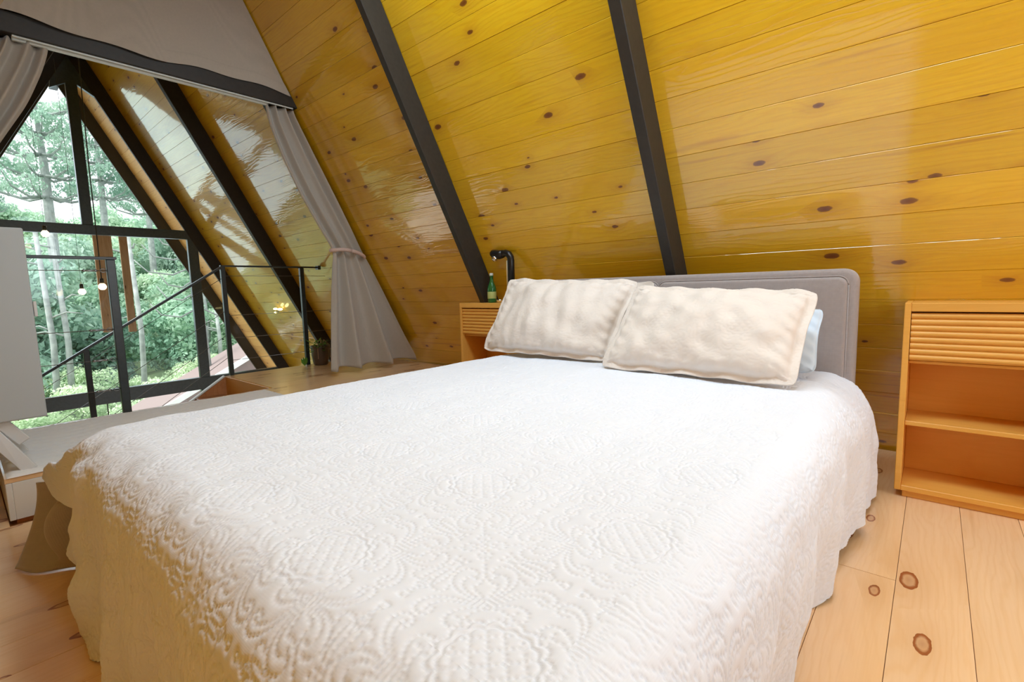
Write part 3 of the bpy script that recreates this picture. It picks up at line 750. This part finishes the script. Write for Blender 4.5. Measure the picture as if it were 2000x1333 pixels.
# --- pillows
def pillow(name, TL, TR, BR, BL, T, m, label, seed, damask=True, flange=.03):
    nu, nv = 190, 120; TL, TR, BR, BL = [np.array(p, float) for p in (TL, TR, BR, BL)]
    u = np.linspace(-1, 1, nu)[:, None]*np.ones((1, nv)); v = np.linspace(-1, 1, nv)[None, :]*np.ones((nu, 1))
    W_ = np.linalg.norm(TR-TL); Hh = np.linalg.norm(TL-BL)
    fu, fv = 1-2*flange/W_, 1-2*flange/Hh
    uu = np.clip(u/fu, -1, 1); vv = np.clip(v/fv, -1, 1)
    # sides pulled in between the corners
    pinch_u = 1-.045*(1-v**2)**1.0*np.abs(u)**2; pinch_v = 1-.06*(1-u**2)*np.abs(v)**2
    cr = (np.abs(u)**7)*(np.abs(v)**7); pinch_u = pinch_u-.055*cr; pinch_v = pinch_v-.085*cr
    su, sv = u*pinch_u, v*pinch_v
    a = (su+1)/2; b = (1-sv)/2
    base = ((1-a)*(1-b))[..., None]*TL+(a*(1-b))[..., None]*TR+(a*b)[..., None]*BR+((1-a)*b)[..., None]*BL
    nrm = np.cross(TR-TL, TL-BL); nrm /= np.linalg.norm(nrm)
    if nrm[1] > 0: nrm = -nrm
    th = T*((1-uu**2)**.42)*((1-vv**2)**.42)
    th = th*(1-.12*v)
    x = u*W_/2; y = v*Hh/2
    wr = (lumps(x*1.4+seed, y*1.4, seed)*.7+lumps(x*.5+seed, y*.9, seed+9)*.7)*np.clip(th/T*1.6, .2, 1)
    edge = np.clip(1-np.minimum(1-np.abs(uu), 1-np.abs(vv))/.22, 0, 1)
    puck = .0045*np.sin(x*110+3*np.sin(y*19))*edge*(np.abs(vv) > np.abs(uu))*(th > .001)+.0045*np.sin(y*110+3*np.sin(x*19))*edge*(np.abs(uu) >= np.abs(vv))*(th > .001)
    dm = tile(x*1.0+seed*.07, y*1.0)*.9 if damask else 0
    front = base+nrm*(th+wr+puck+dm+.003)[..., None]
    fl = .006*np.sin(x*40+seed)+.004*np.sin(y*35)
    fmask = ((np.abs(u) > fu) | (np.abs(v) > fv))
    front = front+nrm*(fl*fmask)[..., None]
    back = base-nrm*(th*.62+.003)[..., None]+nrm*(fl*fmask)[..., None]
    V = np.concatenate([front.reshape(-1, 3), back.reshape(-1, 3)]); n0 = nu*nv
    i = np.arange(nu-1)[:, None]*nv+np.arange(nv-1)[None, :]
    q1 = np.stack([i, i+nv, i+nv+1, i+1], -1).reshape(-1, 4); q2 = q1[:, ::-1]+n0
    rim = list(range(0, nv))+[k*nv+nv-1 for k in range(1, nu)]+[(nu-1)*nv+k for k in range(nv-2, -1, -1)]+[k*nv for k in range(nu-2, 0, -1)]
    q3 = np.array([(rim[k], rim[(k+1) % len(rim)], rim[(k+1) % len(rim)]+n0, rim[k]+n0) for k in range(len(rim))])
    Q = np.vstack([q1, q2, q3]); me = D.meshes.new(name); me.from_pydata(V.tolist(), [], Q.tolist()); me.update()
    bm = bmesh.new(); bm.from_mesh(me); bmesh.ops.recalc_face_normals(bm, faces=bm.faces); bm.to_mesh(me); bm.free()
    o = link(name, me, m, None, None, True)
    return tag(o, label, 'pillow')
pillow('pillow', (-1.60, 2.36, .90), (-1.07, 2.36, .925), (-1.10, 2.25, .55), (-1.60, 2.25, .55), .05, M_sham, 'ivory pillow standing behind the left sham, mostly hidden', 4, False)
pillow('pillow', (-1.03, 2.30, .80), (-.325, 2.30, .79), (-.315, 2.10, .545), (-1.03, 2.10, .545), .07, M_bluepillow, 'pale blue pillow behind the right sham, its right edge showing', 5, False, .005)
pillow('pillow', (-1.955, 2.24, .965), (-1.095, 2.25, .93), (-1.15, 2.0, .535), (-1.99, 2.0, .538), .085, M_sham, 'left ivory quilted pillow sham leaning on the headboard', 1)
pillow('pillow', (-1.075, 2.13, .90), (-.315, 2.13, .865), (-.335, 1.85, .535), (-1.125, 1.86, .535), .09, M_sham, 'right ivory quilted pillow sham leaning on the headboard', 2)

# ------------------------------------------------------------------ nightstands
def nightstand(x0, x1, yf, depth, label):
    e = empty('nightstand', ((x0+x1)/2, yf+depth/2, 0), label, 'nightstand', 'oak nightstands'); t = .021; yb = yf+depth
    def pc(n, b, m=M_oak, bev=.002): return ch(box_obj(n, b, m, None, bev), e)
    pc('side_panel', (x0, x0+t, yf, yb, .03, .80)); pc('side_panel', (x1-t, x1, yf, yb, .03, .80))
    pc('top', (x0+t, x1-t, yf, yb, .766, .80)); pc('bottom', (x0+t, x1-t, yf, yb, .03, .052)); pc('back_panel', (x0+t, x1-t, yb-.008, yb-.001, .052, .766))
    pc('shelf', (x0+t, x1-t, yf+.012, yb-.009, .303, .321)); pc('divider', (x0+t, x1-t, yf+.03, yb-.009, .556, .568))
    pc('plinth', (x0+.026, x1-.026, yf+.02, yb-.02, 0, .03), M_oak)
    # ribbed drawer front
    n = 8; z0, z1 = .571, .760; bm = bmesh.new(); hh = (z1-z0)/n; prof_ = []
    for k in range(n):
        for q in range(7):
            a = q/6; prof_.append((z0+hh*(k+a), yf+.014-.009*math.sin(PI*a)**.7))
    xa, xb = x0+t+.002, x1-t-.002
    L_ = [bm.verts.new((xa, y, z)) for z, y in prof_]; Rr = [bm.verts.new((xb, y, z)) for z, y in prof_]
    Lb = [bm.verts.new((xa, yf+.03, z0)), bm.verts.new((xa, yf+.03, z1))]; Rb = [bm.verts.new((xb, yf+.03, z0)), bm.verts.new((xb, yf+.03, z1))]
    for i in range(len(L_)-1):
        if (L_[i].co-L_[i+1].co).length > 1e-6: bm.faces.new((L_[i], L_[i+1], Rr[i+1], Rr[i]))
    bm.faces.new((L_[0], Rr[0], Rb[0], Lb[0])); bm.faces.new((L_[-1], Lb[1], Rb[1], Rr[-1]))
    bm.faces.new([*L_, Lb[1], Lb[0]]); bm.faces.new([*Rr[::-1], Rb[0], Rb[1]]); bm.faces.new((Lb[0], Lb[1], Rb[1], Rb[0]))
    bmesh.ops.remove_doubles(bm, verts=bm.verts, dist=1e-6)
    ch(from_bm('drawer', bm, M_oak), e)['label'] = 'drawer with a horizontally ribbed front'
    return e
nightstand(-.088, .365, 2.486, .26, 'oak nightstand right of the bed with ribbed drawer and open shelves')
nightstand(-2.68, -2.20, 2.486, .26, 'oak nightstand left of the bed carrying the bottle and reading lamp')

# reading lamp on the left nightstand
e = empty('reading_lamp', (-2.194, 2.528, .80), 'black curved reading lamp with silver-tipped bulb on the left nightstand', 'lamp')
lx, ly = -2.194, 2.528
ch(lathe_obj('base', [(0, 0), (.05, 0), (.05, .008), (.02, .014), (0, .014)], M_lamp, None, (lx-.03, ly, .801)), e)
ch(tube_obj('stem', [(lx, ly, .81), (lx, ly, 1.085), (lx-.003, ly, 1.11), (lx-.018, ly, 1.132), (lx-.045, ly, 1.142), (lx-.08, ly, 1.138), (lx-.10, ly, 1.134)], .024, M_lamp, None, 20), e)
ch(tube_obj('lamp_head', [(lx-.07, ly, 1.139), (lx-.10, ly, 1.134), (lx-.145, ly, 1.139), (lx-.172, ly, 1.15)], [.026, .031, .033, .024], M_lamp, None, 20), e)
ch(lathe_obj('bulb', [(0, -.024), (.012, -.021), (.02, -.012), (.022, 0), (.018, .012), (.01, .018)], M_chrome, None, (lx-.137, ly-.012, 1.112)), e)
ch(tube_obj('cord', [(lx-.034, ly-.004, .806), (lx-.034, ly-.004, 1.0), (lx-.033, ly-.004, 1.09)], .004, mat('pale_strip', (.75, .62, .4), .5), None, 6), e)  # slim pale strip running up the left side of the stem
# bottle
e = empty('bottle', (-2.44, 2.585, .80), 'small green glass bottle with a yellow-green label on the left nightstand', 'bottle')
bx, by, bz = -2.425, 2.575, .8005
ch(lathe_obj('bottle_body', [(0, 0), (.028, 0), (.032, .006), (.032, .098), (.028, .118), (.017, .142), (.0125, .160), (.0118, .187), (.014, .189), (.014, .197), (.011, .199)], M_gbottle, None, (bx, by, bz)), e)
ch(lathe_obj('label_band', [(.0325, .03), (.0328, .031), (.0328, .078), (.0325, .079)], M_label, None, (bx, by, bz)), e)
ch(lathe_obj('cap', [(0, .212), (.012, .212), (.0145, .208), (.0145, .195), (.0125, .193)], M_cap, None, (bx, by, bz)), e)
e = empty('glass_dish', (-2.335, 2.56, .8005), 'tiny clear glass dish beside the bottle on the left nightstand', 'dish')
ch(lathe_obj('dish_bowl', [(0, .002), (.018, .002), (.026, .016), (.028, .022), (.025, .021), (.016, .006), (0, .006)], M_chrome, None, (-2.335, 2.56, .8005)), e)

# ------------------------------------------------------------------ rug, white cabinet, planter, glowing blobs
nx, ny = 120, 140; P = np.zeros((nx, ny, 3)); xs = np.linspace(XE+.06, XS+.003, nx); ys = np.linspace(.078, 1.50, ny)
X, Y = np.meshgrid(xs, ys, indexing='ij'); ed = np.minimum(np.minimum(X-xs[0], xs[-1]-X), np.minimum(Y-ys[0], ys[-1]-Y))
Z = ZP+.001+.012*np.clip(ed/.02, 0, 1)**.5+.003*np.sin(X*75+3*np.sin(Y*14))*np.clip(ed/.04, 0, 1)+RNG.normal(0, .0010, X.shape)*(ed > .001)
tag(mesh_grid('rug', np.stack([X, Y, Z], -1), nx, ny, M_rug), 'white woven rug on the raised strip between bed and guard rail', 'rug')

e = empty('white_cabinet', (-3.1, .0, ZP), 'white cabinet on angled white legs at the left edge', 'cabinet')
cx0, cx1, cy0, cy1, cb0 = -3.26, -2.90, -.16, .2285, .40
ch(box_obj('cabinet_body', (cx0, cx1, cy0, cy1, cb0, 1.207), M_white, None, .006, 2), e)
ch(box_obj('handle', (cx1-.03, cx1-.002, cy1+.001, cy1+.012, .835, .90), M_legw, None, .002), e)
for (xt, xb) in ((cx1-.045, cx1+.02), (cx0+.045, cx0+.02)):
    for (ya_, yb_, zf) in ((.03, .145, ZP+.012), (-.08, -.17, 0.0)):
        bm = bmesh.new(); A_ = Vector((xt, ya_, cb0)); B_ = Vector((xb, yb_, zf)); m_ = beam_mtx(A_, B_); box(bm, -.018, .018, -.028, .028, 0, (B_-A_).length+.015, bev=.003, mtx=m_)
        for v in bm.verts: v.co.z = max(v.co.z, zf+.0008)
        ch(from_bm('leg', bm, M_legw), e)
bm = bmesh.new(); m_ = beam_mtx((cx1-.04, .085, cb0), (cx1-.04, .150, cb0-.10)); box(bm, -.018, .018, -.022, .022, 0, .118, bev=.003, mtx=m_); ch(from_bm('bracket', bm, M_legw), e)

e = empty('planter', (-4.70, 2.41, ZP), 'brown pot of trailing green plant on the landing beside the curtain', 'plant')
px, py = -4.69, 2.41
ch(lathe_obj('pot', [(0, 0), (.062, 0), (.07, .01), (.084, .10), (.086, .165), (.092, .175), (.092, .195), (.08, .195), (.074, .175), (0, .165)], M_pot, None, (px, py, ZP+.001)), e)
bm = bmesh.new(); rg = random.Random(5)
for k in range(90):
    a = rg.uniform(0, 2*PI); r_ = rg.uniform(.02, .10); z = ZP+.18+rg.uniform(0, .09)-r_*.3; c = Vector((px+r_*math.cos(a), py+r_*math.sin(a)*.6-.02, z)); s_ = rg.uniform(.018, .038)
    dirv = Vector((math.cos(a), math.sin(a), rg.uniform(-.4, .8))).normalized(); sd = dirv.cross(Vector((0, 0, 1))).normalized()
    vs = [bm.verts.new(c), bm.verts.new(c+dirv*s_+sd*s_*.4), bm.verts.new(c+dirv*s_*2), bm.verts.new(c+dirv*s_-sd*s_*.4)]; bm.faces.new(vs)
o = ch(from_bm('foliage', bm, M_leaf), e); o['kind'] = 'stuff'
bm = bmesh.new()
for k in range(8):
    a = rg.uniform(0, 2*PI); tube(bm, [(px, py, ZP+.16), (px+.05*math.cos(a), py+.05*math.sin(a), ZP+.25), (px+.105*math.cos(a), py+.09*math.sin(a), ZP+.20), (px+.10*math.cos(a), py+.09*math.sin(a), ZP+.07)], .003, 5)
ch(from_bm('vine', bm, M_board), e)
bm = bmesh.new(); pz = (-4.75, 2.27, ZP)
for k in range(10):
    a = rg.uniform(0, 2*PI); d_ = Vector((math.cos(a)*.4, math.sin(a)*.4, 1)).normalized(); sd = d_.cross(Vector((1, 0, 0))).normalized(); c = Vector(pz); s_ = rg.uniform(.03, .05)
    bm.faces.new([bm.verts.new(c), bm.verts.new(c+d_*s_+sd*s_*.35), bm.verts.new(c+d_*s_*2), bm.verts.new(c+d_*s_-sd*s_*.35)])
tag(from_bm('seedling', bm, M_leaf), 'small green sprig at the foot of the landing post', 'plant')

e = empty('glowing_blobs', (-6.25, 2.75, .70), 'small glowing yellow blobs on a dark arm on the far sloped boards', 'lamp')  # glowing blobs joined by a short dark arm
def wp(x, s_, o_): return slope_pt(1, x, s_, o_)
for dx, ds, r_ in ((-.07, .02, .026), (.06, .015, .03), (-.13, -.035, .02)):
    c = wp(-6.34+dx, .82+ds, .05); bm = bmesh.new()
    bmesh.ops.create_uvsphere(bm, u_segments=14, v_segments=8, radius=r_, matrix=Matrix.Translation(c) @ Matrix.Scale(.55, 4, (0, 0, 1))); ch(from_bm('glow_blob', bm, M_glow, smooth=True), e)
bm = bmesh.new(); tube(bm, [wp(-6.47, .785, .05), wp(-6.34, .80, .02), wp(-6.28, .835, .05)], .008, 6); ch(from_bm('arm', bm, M_steel, smooth=True), e)

# living room pendant bulb, plus two added bulbs standing for reflections in the window glass
for i, (x_, y_, z_, zt, lab) in enumerate(((-6.0, .963, 1.022, 3.25, 'lit pendant bulb on a long dark cord beside the rail post'), (-6.6, .893, .985, 3.25, 'added bulb for a glint in the window glass, left of the rail post'), (-6.6, .672, 1.555, 2.7, 'added bulb for a glint in the window glass, high above the cabinet'))):
    e = empty('pendant_or_glint_bulb', (x_, y_, z_), lab, 'lamp', 'pendant bulbs in the living room')
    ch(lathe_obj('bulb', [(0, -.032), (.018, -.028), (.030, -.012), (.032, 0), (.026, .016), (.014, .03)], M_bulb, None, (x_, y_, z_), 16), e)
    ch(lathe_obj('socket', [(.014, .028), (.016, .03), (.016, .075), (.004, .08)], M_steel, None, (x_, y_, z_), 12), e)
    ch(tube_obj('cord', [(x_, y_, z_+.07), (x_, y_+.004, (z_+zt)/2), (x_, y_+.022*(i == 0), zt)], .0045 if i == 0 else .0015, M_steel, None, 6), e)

# ------------------------------------------------------------------ outside
e = empty('reflection_boards', (-8.45, 1.45, .5), 'two brown boards added outside the lower window pane for a reflection in its glass', 'board')  # boards and beam added in place of a brown reflection in the pane
ch(box_obj('cross_beam', (-8.46, -8.40, .6, 2.3, 1.765, 1.865), M_board, None, .004), e)
ch(box_obj('board', (-8.46, -8.43, 1.31, 1.505, .455, 1.80), M_board, None, .004), e)
ch(box_obj('board', (-8.46, -8.43, 1.585, 1.675, .44, 1.80), M_board, None, .004), e)

def foliage_mat(name, cols, scale=6):
    m = mat(name, cols[0], .8); t = NT(m); g = t.new('ShaderNodeNewGeometry'); oi = t.new('ShaderNodeObjectInfo')
    n = t.noise(g.outputs['Position'], scale, 3)
    c = t.ramp(t.math('ADD', t.math('MULTIPLY', n, .8), t.math('MULTIPLY', oi.outputs['Random'], .3)), [(.3, cols[0]), (.55, cols[1]), (.8, cols[2])])
    t.lk(c, t.b.inputs['Base Color'])
    tl = t.new('ShaderNodeBsdfTranslucent'); t.lk(c, tl.inputs[0]); mx = t.new('ShaderNodeMixShader'); mx.inputs[0].default_value = .4 if 'bark' not in name and 'grass' not in name else 0
    t.lk(t.b.outputs[0], mx.inputs[1]); t.lk(tl.outputs[0], mx.inputs[2]); t.lk(mx.outputs[0], t.n['Material Output'].inputs[0])
    return m
M_fol = foliage_mat('hazy_araucaria_needles', [(.20, .36, .28), (.32, .50, .39), (.50, .66, .54)], 1.2)  # pale blue-green: the distance haze is mixed into the foliage colours
M_fol2 = foliage_mat('hazy_broadleaf', [(.26, .47, .34), (.44, .64, .47), (.68, .80, .60)], .9)
M_fol3 = foliage_mat('light_undergrowth', [(.38, .56, .34), (.55, .70, .46), (.75, .84, .62)], 1.1)
M_bark = foliage_mat('grey_bark', [(.17, .20, .19), (.30, .34, .32), (.46, .50, .48)], 5)
def leaf_cloud(blobs, n, size, seed):
    """quads scattered in ellipsoid shells; blobs: (cx,cy,cz,rx,ry,rz)"""
    rg = np.random.default_rng(seed); V = []; w = np.array([b[3]*b[4]+b[4]*b[5] for b in blobs]); w = w/w.sum()
    for b, wi in zip(blobs, w):
        k = max(6, int(n*wi)); dirs = rg.normal(size=(k, 3)); dirs /= np.linalg.norm(dirs, axis=1)[:, None]
        c = np.array(b[:3])+dirs*np.array(b[3:6])*rg.uniform(.55, 1.05, (k, 1))
        nn = dirs+rg.normal(0, .6, (k, 3)); nn /= np.linalg.norm(nn, axis=1)[:, None]
        a = np.cross(nn, rg.normal(size=(k, 3))); a /= np.linalg.norm(a, axis=1)[:, None]; bb = np.cross(nn, a); s_ = size*rg.uniform(.5, 1.4, (k, 1))
        V.append(np.stack([c-a*s_, c-bb*s_*.5, c+a*s_, c+bb*s_*.5], 1).reshape(-1, 3))
    return np.vstack(V)
def quads_mesh(name, V, m):
    Q = np.arange(len(V)).reshape(-1, 4); me = D.meshes.new(name); me.from_pydata(V.tolist(), [], Q.tolist()); me.materials.append(m); return me
def araucaria(seed, H):
    rg = random.Random(seed); bm = bmesh.new(); tube(bm, [(0, 0, 0), (.08, 0, H*.4), (0, .05, H*.8), (0, 0, H)], [.26, .2, .14, .06], 10)
    blobs = []
    for lvl in range(5):
        z0 = H*(.70+.07*lvl); Lb = 1.9-.16*lvl
        for k in range(8):
            a = 2*PI*k/8+rg.uniform(-.3, .3)+lvl; L_ = Lb*rg.uniform(.75, 1.1); ca, sa = math.cos(a), math.sin(a)
            pts = [(0, 0, z0), (ca*L_*.4, sa*L_*.4, z0-.05*L_), (ca*L_*.8, sa*L_*.8, z0+.04*L_), (ca*L_, sa*L_, z0+.24*L_)]
            tube(bm, pts, [.05, .04, .03, .015], 5)
            for q in range(4):
                f = 1-.13*q; blobs.append((ca*L_*f+rg.uniform(-.15, .15), sa*L_*f+rg.uniform(-.15, .15), z0+.16*L_*f+rg.uniform(0, .12), .34, .34, .2))
    tr = D.meshes.new('trunk'); bmesh.ops.recalc_face_normals(bm, faces=bm.faces); bm.to_mesh(tr); bm.free(); tr.materials.append(M_bark)
    return tr, quads_mesh('crown', leaf_cloud(blobs, 9000, .06, seed), M_fol)
def bushy(seed, H, m, n=9000, size=.10):
    rg = random.Random(seed); bm = bmesh.new(); tube(bm, [(0, 0, 0), (.1, 0, H*.4), (0, .1, H*.75)], [.16, .12, .06], 8)
    blobs = []
    for k in range(16):
        a = rg.uniform(0, 6.28); r_ = rg.uniform(.2, H*.26); z = H*rg.uniform(.3, .92); blobs.append((r_*math.cos(a), r_*math.sin(a), z, H*.16, H*.16, H*.12))
    tr = D.meshes.new('trunk'); bmesh.ops.recalc_face_normals(bm, faces=bm.faces); bm.to_mesh(tr); bm.free(); tr.materials.append(M_bark)
    return tr, quads_mesh('crown', leaf_cloud(blobs, n, size, seed), m)
AR = [araucaria(31, 9.0), araucaria(32, 9.0)]
BU = [bushy(41, 5, M_fol2), bushy(42, 5, M_fol), bushy(43, 5, M_fol2), bushy(44, 3, M_fol3, 6000, .055)]
def gz(x, y):   # hillside height
    d = -x-9
    return -3.6+max(0, d-6)*.10+max(0, d-22)*.07+.4*math.sin(y*.2)
def plant(name, proto, loc, sc, label, cat, group):
    e = empty(name, loc, label, cat, group, rz=random.uniform(0, 6.28)); e.scale = (sc[0], sc[0], sc[1])
    t_ = D.objects.new('trunk', proto[0]); COL.objects.link(t_); t_.parent = e
    c_ = D.objects.new('crown', proto[1]); COL.objects.link(c_); c_.parent = e
    return e
# hillside ground
nx, ny = 60, 60; xs = np.linspace(-9.2, -75, nx); ys = np.linspace(-55, 60, ny)
P = np.array([[(x_, y_, gz(x_, y_)+.25*math.sin(x_*.9+y_*.7)) for y_ in ys] for x_ in xs])
M_grass = foliage_mat('hillside_grass', [(.10, .17, .07), (.2, .28, .12), (.34, .38, .22)], .8)
tag(mesh_grid('hillside', P, nx, ny, M_grass), kind='structure')
# tall araucarias at fixed places on the hillside
for (x_, y_, H_, wv, lab) in ((-24, 2.6, 10.4, .85, 'tall pine with a layered crown against the sky in the upper left pane'),
                              (-30, 5.2, 11.0, .8, 'pine rising right behind the window mullion'),
                              (-33, 7.6, 10.0, .8, 'pine whose crown shows in the right upper pane'),
                              (-38, 12.6, 11.0, .8, 'pine behind the right window mullion on the slope'),
                              (-42, 1.4, 9.0, .8, 'distant pine low in the upper left pane')):
    z_ = gz(x_, y_)-.2
    plant('araucaria', AR[int(abs(x_)) % 2], (x_, y_, z_), (wv, H_/9.0), lab, 'tree', 'araucaria pines on the hillside')
# bare pale trunks
for (x_, y_, lab) in ((-18, 1.72, 'thin pale bare trunk nearest the white cabinet'), (-18, 2.02, 'second pale bare trunk left of the reflection boards'), (-18, 3.68, 'pale trunk just right of the reflection boards'), (-20, 6.42, 'pale trunk right of the landing corner post'), (-23, 7.0, 'slim pale trunk seen beside the right mullion')):
    z_ = gz(x_, y_)-.1; bm = bmesh.new(); h_ = 6.0
    if x_ < -19: h_ = 4.2
    tube(bm, [(x_+.0, y_-.12, z_), (x_, y_, z_+h_*.5), (x_, y_-.08, z_+h_)], [.085, .07, .05], 8)
    for k in range(5):
        a = random.uniform(-1, 1); zz_ = z_+h_*random.uniform(.5, .95); tube(bm, [(x_, y_, zz_), (x_+.3*a, y_+.5*a, zz_+.15), (x_+.5*a, y_+1.0*a, zz_+.1)], [.03, .02, .01], 5)
    o = from_bm('bare_trunk', bm, M_bark, smooth=True); tag(o, lab, 'tree', 'bare trunks')
# curved bare branches
bm = bmesh.new(); rg = random.Random(9); bx_, by_ = -13.5, 3.3
tube(bm, [(bx_, 4.1, -3.3), (bx_, 4.0, 0), (bx_, 3.9, 2.6)], [.09, .07, .04], 8)
for k, z in enumerate((.55, .95, 1.25, 1.55, 1.9, 2.2)):
    for sgn in (-1, 1):
        L_ = rg.uniform(.7, 1.2); tube(bm, [(bx_, 3.95, z+.1), (bx_+.1*sgn, 3.95+sgn*L_*.4, z-.12), (bx_+.15*sgn, 3.95+sgn*L_*.8, z-.05), (bx_+.2*sgn, 3.95+sgn*L_, z+.22)], [.022, .02, .017, .012], 6)
o = from_bm('bare_trunk', bm, M_bark, smooth=True); tag(o, 'small bare tree with upcurved pale branches right of the reflection boards', 'tree')
# mixed wood on the slope
rg = random.Random(21); cnt = 0
for row, X in enumerate((-22, -25, -29, -33, -38, -43, -48, -54)):
    ylo, yhi = -.13*abs(X)-3, .50*abs(X)+1.0
    y = ylo
    while y < yhi:
        k = rg.random(); x_ = X+rg.uniform(-1.4, 1.4); sc = rg.uniform(.8, 1.15)*(1+.012*(abs(X)-20))
        pr = BU[kk := rg.choice((0, 1, 2))]
        plant('broadleaf_tree', pr, (x_, y, gz(x_, y)-.4), (sc, sc*rg.uniform(.9, 1.15)), ('leafy green', 'dark bluish green', 'pale green')[kk]+' tree in the '+('nearest', 'second', 'third', 'fourth', 'fifth', 'sixth', 'seventh', 'farthest')[row]+' row of the hillside wood', 'tree', 'wood on the hillside')
        y += rg.uniform(1.8, 2.6)*(1+.02*(abs(X)-20)); cnt += 1
for row, X in enumerate((-12.5, -14.5, -17, -19.5)):
    y = -1.5 if X < -14 else -1
    while y < abs(X)*.45:
        x_ = X+rg.uniform(-.7, .7); sc = rg.uniform(.5, .8)*(1 if X > -15 else 1.15)
        plant('shrub', BU[3], (x_, y, gz(x_, y)-.3), (sc, sc*rg.uniform(.8, 1.0)), 'pale green shrub in the '+('nearest', 'second', 'third', 'farthest')[row]+' band of undergrowth below the pines', 'shrub', 'undergrowth shrubs')
        y += rg.uniform(.9, 1.5)
# neighbouring roof and terrace below
e = empty('neighbour_roof', (-12, 5, -1.2), 'low shingled roof of a neighbouring building seen at the window foot', 'roof')
bm = bmesh.new(); vs = [bm.verts.new(p) for p in ((-11.8, 1.6, -1.9), (-11.8, 5.9, .28), (-14.5, 6.4, .30), (-14.5, 2.2, -1.9), (-11.8, 1.6, -2.1), (-11.8, 8.2, -2.1), (-14.5, 8.6, -2.1), (-14.5, 2.2, -2.1), (-11.8, 8.2, -1.6), (-14.5, 8.6, -1.6))]
for q in ((0, 3, 2, 1), (1, 2, 9, 8), (0, 1, 8, 5, 4), (3, 7, 6, 9, 2)): bm.faces.new([vs[i] for i in q])
ch(from_bm('roof_cladding', bm, M_roofshingle), e)
bm = bmesh.new(); m_ = beam_mtx((-11.75, 1.6, -1.88), (-11.75, 5.95, .32)); box(bm, -.04, .04, -.05, .05, 0, 4.9, mtx=m_); ch(from_bm('barge_board', bm, M_track), e)
M_deck = mat('pale_terrace', (.62, .62, .56), .8)  # one even pale colour
tag(box_obj('terrace', (-10.8, -7.45, -3, 8, -2.75, -2.6), M_deck, None, .01), kind='structure')
